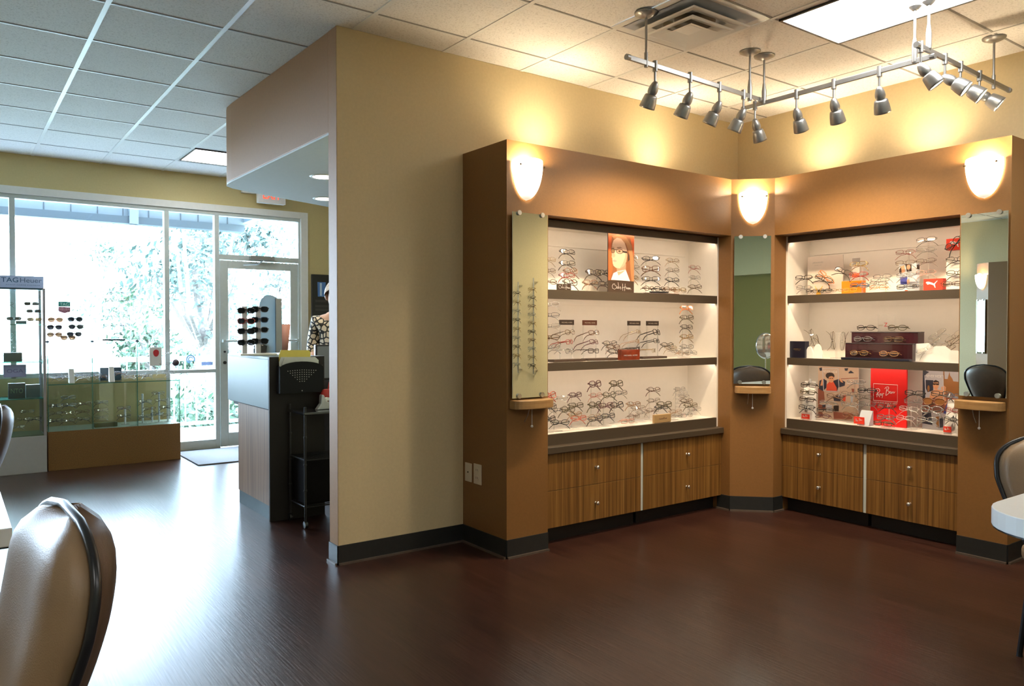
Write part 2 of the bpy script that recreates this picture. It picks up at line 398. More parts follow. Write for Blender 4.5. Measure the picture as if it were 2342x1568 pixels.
# ------------------------------------------------------------------ niches: shelf units
S1F, S2F = 3.663, 4.906                    # shelf front planes
def pframe(side):
    """local frame of a niche: u along the wall, d into the wall, z up -> world box"""
    if side == 'L': return lambda m, u0, u1, d0, d1, z0, z1: m.box(u0, u1, S1F+d0, S1F+d1, z0, z1)
    return lambda m, u0, u1, d0, d1, z0, z1: m.box(S2F+d0, S2F+d1, u0, u1, z0, z1)
DEP = .275
strip_m = mat('light_strip_face', (1, .9, .8), .4, emit=(1.0, .80, .60), estr=9.5)
def shelf_unit(side, u0, u1, label):
    bx = pframe(side)
    t = thing('display_shelf_unit', label, 'display shelf', ((u0+u1)/2, S1F+.1, .6) if side == 'L' else (S2F+.1, (u0+u1)/2, .6))
    m = M(); bx(m, u0, u1, DEP, DEP+.015, .60, 1.98); m.obj('back_panel', white_lam, t)
    for a, b in ((u0, u0+.014), (u1-.014, u1)):
        m = M(); bx(m, a, b, .0, DEP, .60, 1.98); m.obj('side_panel', white_lam, t)
    m = M(); bx(m, u0+.014, u1-.014, 0, .02, 1.935, 1.98); m.cur = 1; bx(m, u0+.014, u1-.014, .02, DEP, 1.96, 1.98); va = m.obj('valance', [dark_lam, white_lam], t)
    m = M(); bx(m, u0+.03, u1-.03, .026, .048, 1.951, 1.9595); m.obj('light_strip', strip_m, va)
    for z0, z1 in ((1.498, 1.554), (1.055, 1.106)):
        m = M(); bx(m, u0+.014, u1-.014, 0, .022, z0, z1); m.cur = 1; bx(m, u0+.014, u1-.014, .022, DEP, z0+.020, z1-.001); sh = m.obj('shelf', [dark_lam, white_lam], t)
        m = M(); bx(m, u0+.03, u1-.03, .026, .048, z0+.011, z0+.0195); m.obj('light_strip', strip_m, sh)
    m = M(); bx(m, u0+.014, u1-.014, 0, .022, .598, .665); m.cur = 1; bx(m, u0+.014, u1-.014, .022, DEP, .60, .664); m.obj('bottom_shelf', [dark_lam, white_lam], t)
    # thin seam strip of the back lining under each board
    for z in (1.86, 1.475, 1.03):
        m = M(); bx(m, u0+.05, u1-.05, DEP-.006, DEP, z-.004, z+.004); m.obj('lining_strip', white_lam, t)
    return t
shelf_unit('L', NL, DX, 'white lined display shelf unit in the left brown alcove with portrait card')
shelf_unit('R', N2R, CHY, 'white lined display shelf unit in the right brown alcove with red banner')
def counter(side, u0, u1, label):
    bx = pframe(side)
    m = M(); bx(m, u0, u1, -.058, .06, .556, .598)
    o = m.obj('countertop', dark_lam, bevel=.004); tag(o, label, 'countertop')
counter('L', NL+.002, DX-.002, 'dark brown counter ledge under the left display shelves')
counter('R', N2R+.002, CHY-.002, 'dark brown counter ledge under the right display shelves')
def knob(m, p, d):
    p = Vector(p); d = Vector(d)
    q = d.to_track_quat('Z', 'Y').to_matrix().to_4x4(); q.translation = p
    m.lathe([(.0, 0), (.009, 0), (.0085, .002), (.005, .004), (.0045, .014), (.010, .018), (.0135, .023), (.0125, .028), (.007, .031), (0, .032)], 16, q)
def drawers(side, u0, u1, ku, label):
    bx = pframe(side); fr = -.036
    loc = ((u0+u1)/2, S1F+.08, 0) if side == 'L' else (S2F+.08, (u0+u1)/2, 0)
    t = thing('drawer_cabinet', label, 'cabinet', loc, group=None)
    m = M(); bx(m, u0, u1, -.016, .25, .098, .556); m.obj('carcass', zebra, t)
    m = M(); bx(m, u0, u1, .037, .25, 0, .098); m.obj('toe_kick', toe_mat, t)
    for z0, z1, kz in ((.329, .553, .438), (.101, .327, .21)):
        m = M(); bx(m, u0+.001, u1-.001, fr, -.017, z0, z1); dr = m.obj('drawer', zebra, t, bevel=.0015)
        m = M()
        if side == 'L': knob(m, (ku, S1F+fr, kz), (0, -1, 0))
        else: knob(m, (S2F+fr, ku, kz+.006), (-1, 0, 0))
        k = m.obj('knob', chrome, dr, smooth=True)
drawers('L', NL+.004, 3.724, 3.316, 'zebra wood drawer cabinet under left alcove, beside the outlet pillar')
drawers('L', 3.748, DX-.004, 4.175, 'zebra wood drawer cabinet under left alcove, beside the corner post')
drawers('R', 2.726, CHY-.004, 3.039, 'zebra wood drawer cabinet under right alcove, beside the corner post')
drawers('R', N2R+.004, 2.704, 2.415, 'zebra wood drawer cabinet under right alcove, nearest the tan chair')
for side, a, b, lab in (('L', 3.725, 3.747, 'left'), ('R', 2.705, 2.725, 'right')):
    m = M(); pframe(side)(m, a, b, -.030, .2, .10, .556)
    tag(m.obj('divider_strip', alu), f'pale vertical divider strip between the two {lab} alcove drawer cabinets', 'divider')

# ------------------------------------------------------------------ mirrors with little wooden ledges
def frame_at(x, y, ang):
    """local +X along the wall, local -Y out of the wall"""
    return Matrix.Translation((x, y, 0)) @ Matrix.Rotation(ang, 4, 'Z')
def wall_mirror(x, y, ang, w, z0, z1, label, off=0.0):
    t = thing('wall_mirror', label, 'mirror', (x, y, z0), ang)
    m = M().box(-w/2+off, w/2+off, -.026, -.020, 0, z1-z0); m.mi = [0, 0, 1, 0, 0, 0]
    m.obj('mirror_glass', [alu, mirror_m], t, local=True)
    for sx in (-1, 1):
        for z in (.012, z1-z0-.004):
            m = M().cyl((sx*w*.33+off, 0, z), (sx*w*.33+off, -.030, z), .0065, 12).cyl((sx*w*.33+off, -.027, z), (sx*w*.33+off, -.036, z), .014, 16)
            m.obj('standoff', steel, t, local=True)
    return t
def ledge(x, y, ang, w, z, label):
    t = thing('mirror_ledge', label, 'ledge', (x, y, z), ang)
    pts = [(-w/2, -.002), (w/2, -.002), (w/2, -.055)]+[(w/2*math.cos(a), -.055-.05*math.sin(a)) for a in [PI*k/14 for k in range(1, 14)]]+[(-w/2, -.055)]
    M().prism(pts, -.050, 0).obj('board', ledgewood, t, local=True, bevel=.004)
    M().tube([(0, -.035, -.05), (0, -.035, -.15)], .0018, 6).lathe([(0, .008), (.006, .004), (.008, 0), (.006, -.006), (0, -.009)], 10, Matrix.Translation((0, -.035, -.155))).obj('pull_cord', white, t, local=True)
    M().tube([(-.03, -.003, -.13), (-.03, -.035, -.09), (-.03, -.05, -.05)], .0025, 6).obj('bracket', steel, t, local=True)
cxm, cym = (DX+CX)/2, (CY+CHY)/2
wall_mirror(2.715, CY, 0, .254, .918, 1.978, 'tall frameless mirror on the left brown pillar reflecting a cream wall')
wall_mirror(cxm, cym, -PI/4, .252, .921, 1.975, 'tall frameless mirror on the angled corner post reflecting green walls', off=-.004)
wall_mirror(CX, 1.952, -PI/2, .246, .928, 1.970, 'tall frameless mirror on the right brown pillar reflecting track lights')
ledge(2.720, CY, 0, .275, .907, 'pale wooden ledge under the left pillar mirror')
ledge(cxm, cym, -PI/4, .245, .905, 'pale wooden ledge under the corner post mirror')
ledge(CX, 1.962, -PI/2, .250, .905, 'pale wooden ledge under the right pillar mirror')

# ------------------------------------------------------------------ sconces
sc_m, n, L, b = node_mat('frosted_sconce_glass')
mp = mapping(n, L); sx = n.new('ShaderNodeSeparateXYZ'); L(mp.outputs[0], sx.inputs[0])
mr = n.new('ShaderNodeMapRange'); mr.inputs[1].default_value = .01; mr.inputs[2].default_value = .10; mr.inputs[3].default_value = .50; mr.inputs[4].default_value = 3.0
L(sx.outputs[2], mr.inputs[0]); L(mr.outputs[0], b.inputs['Emission Strength'])
b.inputs['Emission Color'].default_value = (1.0, .88, .68, 1); b.inputs['Base Color'].default_value = (.8, .74, .62, 1); b.inputs['Roughness'].default_value = .25
def sconce(x, y, ang, z, label):
    t = thing('wall_sconce', label, 'sconce', (x, y, z), ang)
    def fn(u, v):
        zz = .218*(1-u); w = .099*max(0, 1-u**2.3)**.55
        if u < .06: w *= .985+.25*u
        a = PI*(1-v); bow = .010*math.sin(PI*v)*(1-u)
        return (w*math.cos(a), -.004-.094*(w/.099)*math.sin(a), zz+bow)
    M().grid(fn, 24, 25).obj('shade', sc_m, t, local=True, smooth=True)
    M().box(-.05, .05, -.006, 0, .06, .19).obj('back_plate', steel, t, local=True)
    for s in (-1, 1):
        q = Matrix.Translation((s*.080, -.060, .190)) @ Matrix.Rotation(PI/2+.0, 4, 'X') @ Matrix.Rotation(s*.7, 4, 'Y')
        M().lathe([(0, .012), (.004, .011), (.0055, .006), (.0055, -.004)], 10, q).obj('shade_screw', mat('bronze_screw', (.12, .07, .03), .35, metal=.8), t, local=True)
    d = Matrix.Rotation(ang, 3, 'Z') @ Vector((0, -.05, 0))
    lamp('sconce_bulb', 'POINT', (x+d.x, y+d.y, z+.215), 9.0, WARM, shadow_soft_size=.03)
sconce(2.700, CY, 0, 2.052, 'glowing frosted glass sconce on the left brown pillar')
sconce(cxm, cym, -PI/4, 2.062, 'glowing frosted glass sconce on the angled corner post')
sconce(CX, 1.960, -PI/2, 2.055, 'glowing frosted glass sconce on the right brown pillar')

# ------------------------------------------------------------------ track lights
bulb_m = mat('halogen_face', (1, .95, .85), .3, emit=(1, .86, .62), estr=14)
TZ = 2.712
def canopy_stem(t, x, y, zb, thick=False, H=H, R=.062):
    m = M().lathe([(0, H), (R, H), (R-.002, H-.008), (R*.5, H-.022), (.012, H-.028), (0, H-.028)], 28, Matrix.Translation((x, y, 0))); m.obj('ceiling_canopy', satin, t, smooth=True)
    m = M().cyl((x, y, H-.02), (x, y, zb+.02), .0065, 12)
    m.cyl((x, y, zb+.055), (x, y, zb-.022), .014 if thick else .010, 14)
    if thick: m.cyl((x, y, zb+.10), (x, y, zb+.055), .008, 14, .014).cyl((x, y, zb-.022), (x, y, zb-.032), .014, 14, .009)
    m.obj('stem', satin, t, smooth=False)
def spot_head(t, x, y, aim, drop=.062, power=30, size=88, TZ=2.712):
    hd = M().cyl((x, y, TZ+.026), (x, y, TZ-.030), .0135, 14).cyl((x, y, TZ-.030), (x, y, TZ-.034-drop), .0065, 10).obj('lamp_stem', satin, t)
    p = Vector((x, y, TZ-.034-drop)); d = Vector(aim).normalized()
    q = d.to_track_quat('Z', 'Y').to_matrix().to_4x4(); q.translation = p-d*.012
    M().lathe([(0, -.004), (.010, -.002), (.018, .010), (.0245, .028), (.027, .045), (.0255, .058), (.022, .066), (.020, .070)], 24, q).obj('socket_cap', satin, hd, smooth=True)
    M().lathe([(.020, .066), (.031, .070), (.0345, .076), (.039, .100), (.0425, .130), (.043, .140), (.0405, .140), (.034, .10), (.024, .074)], 28, q).obj('lamp_shade', satin, hd, smooth=True)
    M().lathe([(0, .126), (.022, .127), (.0395, .1345)], 24, q).obj('bulb_face', bulb_m, hd, smooth=True)
    e = q @ Vector((0, 0, .146))
    lamp('spot', 'SPOT', e, power, WARM, aim=e+d, spot_size=math.radians(size), spot_blend=.9, shadow_soft_size=.03)
    return hd
def track(label, a, b, loc):
    t = thing('track_light', label, 'track light', loc)
    a = Vector(a); b = Vector(b); d = (b-a).normalized(); nn = Vector((-d.y, d.x, 0))*.007
    m = M()
    m.add([a+nn+Vector((0, 0, -.013)), b+nn+Vector((0, 0, -.013)), b-nn+Vector((0, 0, -.013)), a-nn+Vector((0, 0, -.013)), a+nn+Vector((0, 0, .013)), b+nn+Vector((0, 0, .013)), b-nn+Vector((0, 0, .013)), a-nn+Vector((0, 0, .013))],
          [(0, 1, 2, 3), (7, 6, 5, 4), (0, 4, 5, 1), (1, 5, 6, 2), (2, 6, 7, 3), (3, 7, 4, 0)])
    m.obj('track_bar', satin, t, bevel=.002)
    for e in ([a-d*.004, a+d*.02], [b-d*.02, b+d*.004]): M().tube(e, .0155, 10).obj('end_cap', satin, t)
    return t
t1 = track('brushed silver track light bar along the left alcove with four spots', (2.835, 2.872, TZ), (4.02, 2.925, TZ), (3.45, 2.9, TZ))
canopy_stem(t1, 2.984, 2.880, TZ, H=H-.0065); canopy_stem(t1, 3.912, 2.920, TZ, True)
for pxx, aim in ((1494, (.02, .55, -1)), (1578, (-.03, .60, -1)), (1649, (-.10, .60, -1)), (1708, (-.10, .55, -1))):
    x = at(pxx, 180, 1, 2.895).x; y = 2.872+(x-2.835)*.0447
    spot_head(t1, x, y, aim)
t2 = track('brushed silver track light bar along the right alcove with four spots', (4.045, 3.07, TZ-.018), (4.045, 1.905, TZ-.018), (4.045, 2.45, TZ))
canopy_stem(t2, 4.072-.027, 2.915, TZ, True)
canopy_stem(t2, 4.045, 2.005, TZ, True, R=.036)
for pyy, aim in ((1727, (.55, .04, -1)), (1822, (.62, .10, -1)), (1907, (.60, .10, -1)), (2011, (.55, .12, -1))):
    spot_head(t2, 4.045, at(pyy, 210, 0, 4.045).y, aim, TZ=TZ-.018)
t3 = track('brushed silver track light bar near the picture edge with tilted lit spots', (3.90, 1.925, TZ+.014), (5.09, 1.965, TZ+.014), (4.5, 1.95, TZ))
canopy_stem(t3, 4.035, 1.930, TZ+.046, True, R=.036); canopy_stem(t3, 4.857, 1.957, TZ)
for pxx, aim in ((2097, (.30, -.45, -.75)), (2157, (.28, -.72, -.62)), (2196, (.30, -.72, -.62)), (2243, (.34, -.70, -.62))):
    x = at(pxx, 140, 1, 1.945).x
    spot_head(t3, x, 1.925+(x-3.9)*.0336, aim, power=45, TZ=TZ+.014)

# ------------------------------------------------------------------ ceiling fixtures
panel_m = mat('light_diffuser', (.9, .9, .9), .5, emit=(1.0, .97, .93), estr=9)
def light_panel(x0, x1, y0, y1, label):
    t = thing('ceiling_light', label, 'ceiling light', ((x0+x1)/2, (y0+y1)/2, H))
    m = M(); z0, z1 = H-.012, H+.002; w = .014
    m.box(x0, x1, y0, y0+w, z0, z1).box(x0, x1, y1-w, y1, z0, z1).box(x0, x0+w, y0+w, y1-w, z0, z1).box(x1-w, x1, y0+w, y1-w, z0, z1)
    m.obj('frame', black, t)
    M().box(x0+w, x1-w, y0+w, y1-w, H-.009, H+.002).obj('diffuser', panel_m, t)
light_panel(3.637, 4.207, 1.318, 2.530, 'bright fluorescent ceiling panel beside the track lights')
light_panel(1.860, 2.420, 7.490, 8.080, 'bright fluorescent ceiling panel near the window wall')
for k, (x, y) in enumerate(((.683, -1.746), (3.015, -1.746), (-1.649, -.522))):  # unseen panels added behind the camera to raise the room light
    light_panel(x, x+.583, y, y+1.224, 'added fluorescent ceiling fill panel ' + ('behind the camera', 'behind the camera on the right', 'behind the camera on the left')[k])
t = thing('air_diffuser', 'white square ceiling air diffuser with nested louvres', 'vent', ((VX0+VX1)/2, (VY0+VY1)/2, H))
cxv, cyv = (VX0+VX1)/2, (VY0+VY1)/2
vent_w = mat('diffuser_white', (.74, .74, .72), .35, var=.01); vent_d = mat('duct_grey', (.42, .45, .50), .5, var=.05)
def sq_ring(m, h0, z0, h1, z1):
    a = [(cxv+sx*h0, cyv+sy*h0, z0) for sx, sy in ((-1, -1), (1, -1), (1, 1), (-1, 1))]; b2 = [(cxv+sx*h1, cyv+sy*h1, z1) for sx, sy in ((-1, -1), (1, -1), (1, 1), (-1, 1))]
    m.add(a+b2, [(i, (i+1) % 4, 4+(i+1) % 4, 4+i) for i in range(4)])
m = M(); sq_ring(m, .30, H-.006, .262, H-.006); sq_ring(m, .262, H-.006, .255, H-.0042); sq_ring(m, .30, H-.006, .30, H-.001); m.obj('outer_flange', vent_w, t)
M().box(cxv-.262, cxv+.262, cyv-.262, cyv+.262, H-.0040, H-.0015).obj('backing_plate', vent_d, t)
M().lathe([(0, H-.0046), (.14, H-.0046)], 32, Matrix.Translation((cxv, cyv, 0))).obj('duct_opening', black, t)
for h0, h1, zb in ((.232, .165, .046), (.168, .105, .058)):
    m = M(); sq_ring(m, h0, H-zb+.004, h0-.010, H-zb); sq_ring(m, h0-.010, H-zb, h1-.02, H-zb+.026); sq_ring(m, h0, H-zb+.004, h1-.012, H-zb+.031); m.obj('louvre_ring', vent_w, t)
m = M(); sq_ring(m, .110, H-.066, .050, H-.042); m.box(cxv-.052, cxv+.052, cyv-.052, cyv+.052, H-.044, H-.040); m.obj('centre_louvre', vent_w, t)
for sx in (-1, 1): M().cyl((cxv+sx*.12, cyv, H-.005), (cxv+sx*.12, cyv, H-.04), .004, 8).obj('hanger', vent_w, t)
can_m = mat('downlight_face', (1, .95, .85), .4, emit=(1.0, .90, .72), estr=9)
for k, (x, y) in enumerate(((2.185, 5.27), (2.56, 6.15))):
    t = thing('recessed_downlight', 'round recessed downlight in the soffit, ' + ('nearer the partition wall' if k == 0 else 'nearer the shop door'), 'downlight', (x, y, SZ))
    M().lathe([(.075, SZ-.004), (.092, SZ-.006), (.098, SZ), (.075, SZ)], 32, Matrix.Translation((x, y, 0))).obj('trim_ring', white, t, smooth=True)
    M().lathe([(0, SZ-.002), (.076, SZ-.003)], 32, Matrix.Translation((x, y, 0))).obj('lamp_face', can_m, t)
    lamp('downlight', 'SPOT', (x, y, SZ-.02), 22, (1, .85, .62), aim=(x, y, 0), spot_size=math.radians(110), spot_blend=.8, shadow_soft_size=.06)

# ------------------------------------------------------------------ wall plates on the left pillar
xo = 2.565
t = thing('wall_plate', 'ivory cable jack wall plate on the left pillar side', 'wall plate', (xo, 3.947, .44))
M().box(xo-.006, xo, 3.911, 3.984, .381, .495).obj('plate', outlet_mat, t, bevel=.003)
M().cyl((xo-.006, 3.947, .44), (xo-.010, 3.947, .44), .005, 12).obj('jack', mat('dark_jack', (.05, .04, .03), .4), t)
t = thing('power_outlet', 'ivory duplex power outlet on the left pillar side', 'outlet', (xo, 3.847, .44))
M().box(xo-.006, xo, 3.806, 3.888, .380, .502).obj('plate', outlet_mat, t, bevel=.003)
for z in (.465, .418):
    o = M().prism(rrect(.034, .030, .012, 4), 0, .003, lambda a, b2, c: (xo-.006-c, 3.847+a, z+b2)).obj('receptacle', outlet_mat, t)
    M().box(xo-.0096, xo-.009, 3.838, 3.8405, z-.004, z+.008).box(xo-.0096, xo-.009, 3.8535, 3.856, z-.004, z+.008).obj('slot', black, o)
# ------------------------------------------------------------------ eyewear
GC = {  # colour word -> (rgb, metallic)
 'dark brown': ((.030, .016, .009), 0), 'brown': ((.11, .048, .020), 0), 'tortoiseshell': ((.17, .065, .022), 0), 'black': ((.008, .008, .009), 0),
 'gold': ((.42, .27, .10), .8), 'silver': ((.42, .41, .40), .8), 'bronze': ((.16, .10, .05), .7), 'red': ((.30, .035, .025), 0), 'burgundy': ((.10, .018, .024), 0),
 'olive': ((.085, .065, .022), 0), 'coral': ((.52, .12, .07), 0), 'orange': ((.70, .20, .04), 0), 'tan': ((.36, .19, .08), 0), 'grey': ((.16, .16, .17), .4),
 'blue': ((.05, .09, .16), 0), 'green': ((.05, .12, .04), 0), 'yellow': ((.60, .36, .04), 0), 'clear': ((.62, .60, .57), 0), 'pink': ((.55, .28, .22), 0), 'teal': ((.01, .06, .07), 0)}
def gmat(c): return mat('frame_'+c.replace(' ', '_'), GC[c][0], .25, metal=GC[c][1], var=.12, vscale=120, coat=.3)
SHAPES = {'rectangular': (.051, .030, 4.0, .0021), 'oval': (.050, .031, 2.3, .0019), 'round': (.044, .040, 2.0, .0021), 'square': (.050, .039, 3.4, .0027),
          'thin': (.050, .029, 3.0, .0012), 'rimless': (.050, .030, 3.0, .0006), 'wayfarer': (.054, .042, 3.0, .0032)}
_gc = {}
def bow(x): return .0075*(x/.067)**2
def glass_parts(shape, col, lensm, folded):
    key = (shape, col, lensm.name, folded)
    if key in _gc: return _gc[key]
    w, h, e, r = SHAPES[shape]; gm = gmat(col); cx0 = w/2+.0085
    def ring(s, k=22):
        out = []
        for i in range(k):
            a = 2*PI*i/k; c, q = math.cos(a), math.sin(a)
            x = s*cx0+w/2*abs(c)**(2/e)*(1 if c > 0 else -1); z = h/2*abs(q)**(2/e)*(1 if q > 0 else -1)
            if shape == 'wayfarer' and z < 0: x = s*cx0+(x-s*cx0)*(1+.3*z/h)
            out.append((x, bow(x), z))
        return out
    f = M()
    for s in (-1, 1):
        if r: f.tube(ring(s), r, 5, closed=True)
        xe = s*(cx0+w/2); f.tube([(xe-s*.002, bow(xe), h*.22), (xe+s*.004, bow(xe)+.001, h*.24), (xe+s*.005, bow(xe)+.008, h*.22)], max(r, .0013), 5)
        f.tube([(s*.006, .004, -.002), (s*.0075, .007, -.008)], .0016, 5)
    f.tube([(-.0095, bow(.01), h*.16), (0, -.001, h*.27), (.0095, bow(.01), h*.16)], max(r, .0011), 6)
    fm = f.mesh('front_frame', gm, True)
    lm = []
    for s in (-1, 1):
        q = ring(s); c = (s*cx0, bow(cx0)-.0006, 0)
        m = M().add([c]+[(x, y-.0002, z) for x, y, z in q], [(0, i+1, (i+1) % 22+1) for i in range(22)]); lm.append(m.mesh('lens', lensm, True))
    tm = []
    tr = max(r*1.15, .0013)
    for s in (-1, 1):
        xe = s*(cx0+w/2+.0045); y0 = bow(xe)+.007; z0 = h*.22
        if folded:
            e2 = .003 if s > 0 else 0; q = .0 if folded == 2 else 1; p = [(xe, y0, z0), (xe-s*.004, y0+.006+e2, z0-.003), (xe-s*.05, y0+.010+e2, z0-q*h*.30), (xe-s*.098, y0+.012+e2, z0-q*h*.62-(1-q)*.004), (xe-s*.115, y0+.013+e2, z0-q*h*.62-.004-.008*q), (xe-s*.132, y0+.013+e2, z0-q*h*.62-.010-.020*q)]
        else:
            p = [(xe, y0, z0), (xe, y0+.04, z0), (xe-s*.002, y0+.088, z0-.001), (xe-s*.005, y0+.108, z0-.010), (xe-s*.008, y0+.128, z0-.030)]
        tm.append(M().tube(p, [tr*.9, tr*1.25, tr, tr*1.1, tr*.8] if len(p) == 5 else [tr*.9, tr*1.2, tr*1.2, tr, tr*1.1, tr*.8], 6).mesh('temple', gm, True))
    _gc[key] = (fm, lm, tm); return _gc[key]
N_EYE = [0]
def ob(name, me, parent):
    o = bpy.data.objects.new(name, me); COL.objects.link(o); o.parent = parent; return o
def eyewear(loc, yaw, pitch, roll, shape, col, label, group, lensm=None, folded=1, sc=1.0, name='eyeglasses', cat='eyeglasses'):
    fm, lm, tm = glass_parts(shape, col, lensm or lens_m, folded)
    t = thing(name, label, cat, loc, 0, group)
    t.matrix_world = Matrix.Translation(loc) @ Matrix.Rotation(yaw, 4, 'Z') @ Matrix.Rotation(roll, 4, 'Y') @ Matrix.Rotation(pitch, 4, 'X') @ Matrix.Scale(sc, 4)
    ob('front_frame', fm, t)
    for m in lm: ob('lens', m, t)
    for m in tm: ob('temple', m, t)
    N_EYE[0] += 1
    return t
ORD = ['topmost', 'second', 'third', 'fourth', 'fifth', 'sixth', 'seventh', 'eighth', 'ninth']
LEVEL = {'top': 1.554, 'mid': 1.106, 'low': .665}
FACE = {'L': 0.0, 'R': -PI/2}
def plane(side, d): return (1, S1F+d) if side == 'L' else (0, S2F+d)
rnd = random.Random(5)
def put(side, px, py, d, shape, col, label, group, yaw=0, pitch=-14, roll=0, rest=None, **kw):
    p = at(px, py, *plane(side, d))
    if rest is not None: p.z = rest
    else:
        lv = max([l for l in LEVEL.values() if l < p.z+.02] or [.665]); f = kw.get('folded', 1)
        if p.z-lv < .056 and f == 1: kw['folded'] = 2
        if f == 0 and p.z-lv < .09: pitch = -1
        if f == 0 and p.z-lv < .042: p.z = lv+.042
        if p.z-lv < .034: p.z = lv+.034
    return eyewear(p, FACE[side]+math.radians(yaw), math.radians(pitch), math.radians(roll), shape, col, label, group, **kw)
def column(side, lev, d, phrase, rows, grp, ends=' of ', yaw=0, rod=True, opn=False):
    """a clear stand with one pair of eyeglasses per arm; rows = (px, py, shape, colour[, opts]) from the top"""
    z0 = LEVEL[lev]; pts = []
    stg = .024 if any(w_ in phrase for w_ in ('cascade', 'fanned', 'low stand', 'low clear')) else 0
    d0_ = d+stg*(len(rows)-1)*.6
    for k, r in enumerate(rows):
        d = d0_-stg*k
        o = dict(r[4]) if len(r) > 4 else {}
        yw = o.pop('yaw', yaw+rnd.uniform(-7, 7)); rl = o.pop('roll', rnd.uniform(-2, 2)); pt = o.pop('pitch', rnd.uniform(-18, -10))
        one = len(rows) == 1
        if opn: o['folded'] = 0
        lab = f"{r[3]} {r[2]} eyeglasses, " + ('alone on ' if one else f"{ORD[k]} on ") + phrase
        t = put(side, r[0], r[1], d, r[2], r[3], lab, grp, yw, pt, rl, **o); pts.append(t.location.copy())
    if rod:
        a = sum((p for p in pts), Vector())/len(pts); nrm = Vector((0, 1, 0)) if side == 'L' else Vector((1, 0, 0)); a += nrm*(max(p.dot(nrm) for p in pts)-a.dot(nrm))
        top = max(p.z for p in pts)
        t = thing('eyeglass_stand', 'clear ' + phrase.replace('the ', '', 1), 'eyeglass stand', (a.x, a.y, z0), 0, 'clear acrylic eyeglass stands')
        b = a+nrm*.05
        if side == 'L': M().box(a.x-.03, a.x+.03, a.y+.0, a.y+.07, z0, z0+.006).obj('base', acrylic, t)
        else: M().box(a.x+.0, a.x+.07, a.y-.03, a.y+.03, z0, z0+.006).obj('base', acrylic, t)
        M().cyl((b.x, b.y, z0+.006), (b.x, b.y, top+.012), .0042, 8).obj('rod', acrylic, t)
        for p in pts:
            M().tube([(b.x, b.y, p.z+.004), p+nrm*.012+Vector((0, 0, .004))], .0030, 6).obj('arm', acrylic, t)
B_, D_, T_, G_, S_ = 'brown', 'dark brown', 'tortoiseshell', 'gold', 'silver'
R, O, RO, SQ, TH, RL = 'rectangular', 'oval', 'round', 'square', 'thin', 'rimless'
# --- left alcove, upper shelf
g = 'eyeglasses on the left upper shelf'
column('L', 'top', .10, 'the stand half hidden by the left mirror, upper shelf', [(1256, 592, TH, G_), (1257, 618, TH, 'bronze'), (1256, 644, O, B_)], g)
column('L', 'top', .08, 'the stand left of the portrait card', [(1300, 575, R, D_), (1300, 601, R, D_), (1307, 619, RO, T_), (1306, 645, RO, D_)], g)
put('L', 1299, 629, .05, O, 'red', 'red oval eyeglasses in front of the stand left of the portrait card', g, pitch=-18)
column('L', 'top', .08, 'the short stand beside the portrait card', [(1360, 622, SQ, D_), (1352, 645, R, T_)], g)
put('L', 1371, 649, .04, R, D_, 'dark brown eyeglasses in front of the short stand beside the portrait card', g)
column('L', 'top', .19, 'the stand behind the portrait card', [(1384, 622, R, 'black'), (1385, 648, R, 'black')], g, rod=False)
column('L', 'top', .12, 'the stand half hidden right of the portrait card', [(1449, 587, TH, G_), (1449, 610, TH, 'bronze'), (1449, 634, O, G_)], g)
column('L', 'top', .10, 'the angled stand right of the portrait card', [(1489, 590, O, D_), (1489, 614, SQ, B_), (1489, 637, R, D_)], g, yaw=-32)
column('L', 'top', .10, 'the second stand from the corner, upper left shelf', [(1541, 595, TH, G_), (1541, 617, TH, 'bronze'), (1540, 639, O, 'black')], g)
column('L', 'top', .08, 'the stand nearest the corner post, upper left shelf', [(1592, 611, TH, 'red'), (1592, 634, TH, S_), (1592, 655, O, 'bronze')], g)
# --- left alcove, middle shelf
g = 'eyeglasses on the left middle shelf'
column('L', 'mid', .09, 'the slim rod by the left mirror, middle shelf', [(1258, 695, TH, S_), (1258, 719, TH, 'grey'), (1258, 744, TH, S_), (1258, 770, O, 'bronze'), (1258, 793, O, S_)], g, yaw=-38)
column('L', 'mid', .10, 'the first board under the dark name cards', [(1305, 759, O, 'bronze'), (1304, 781, R, 'red'), (1304, 802, O, S_)], g, yaw=24, rod=False, opn=True)
column('L', 'mid', .10, 'the second board under the dark name cards', [(1360, 760, R, B_), (1360, 781, R, 'burgundy'), (1359, 802, R, D_)], g, yaw=20, rod=False, opn=True)
column('L', 'mid', .08, 'the low stand left of the red box', [(1397, 784, O, D_), (1405, 793, R, B_), (1410, 803, O, D_)], g)
column('L', 'mid', .12, 'the third board under the dark name cards', [(1462, 758, TH, G_), (1460, 780, TH, 'tan'), (1461, 799, SQ, D_)], g, yaw=30, rod=False, opn=True)
column('L', 'mid', .12, 'the fourth board under the dark name cards', [(1503, 759, SQ, D_), (1503, 779, R, 'black'), (1497, 801, TH, G_)], g, yaw=26, rod=False, opn=True)
column('L', 'mid', .08, 'the stand nearest the corner, left middle shelf', [(1573, 703, R, 'orange'), (1573, 725, R, 'olive'), (1573, 747, R, D_), (1573, 769, R, G_), (1573, 792, O, S_)], g, yaw=-4)
column('L', 'mid', .05, 'the cascade stand near the corner, left middle shelf', [(1528, 788, O, D_), (1537, 795, TH, G_), (1549, 801, TH, S_), (1565, 807, TH, 'tan'), (1582, 806, TH, S_)], g, rod=False)
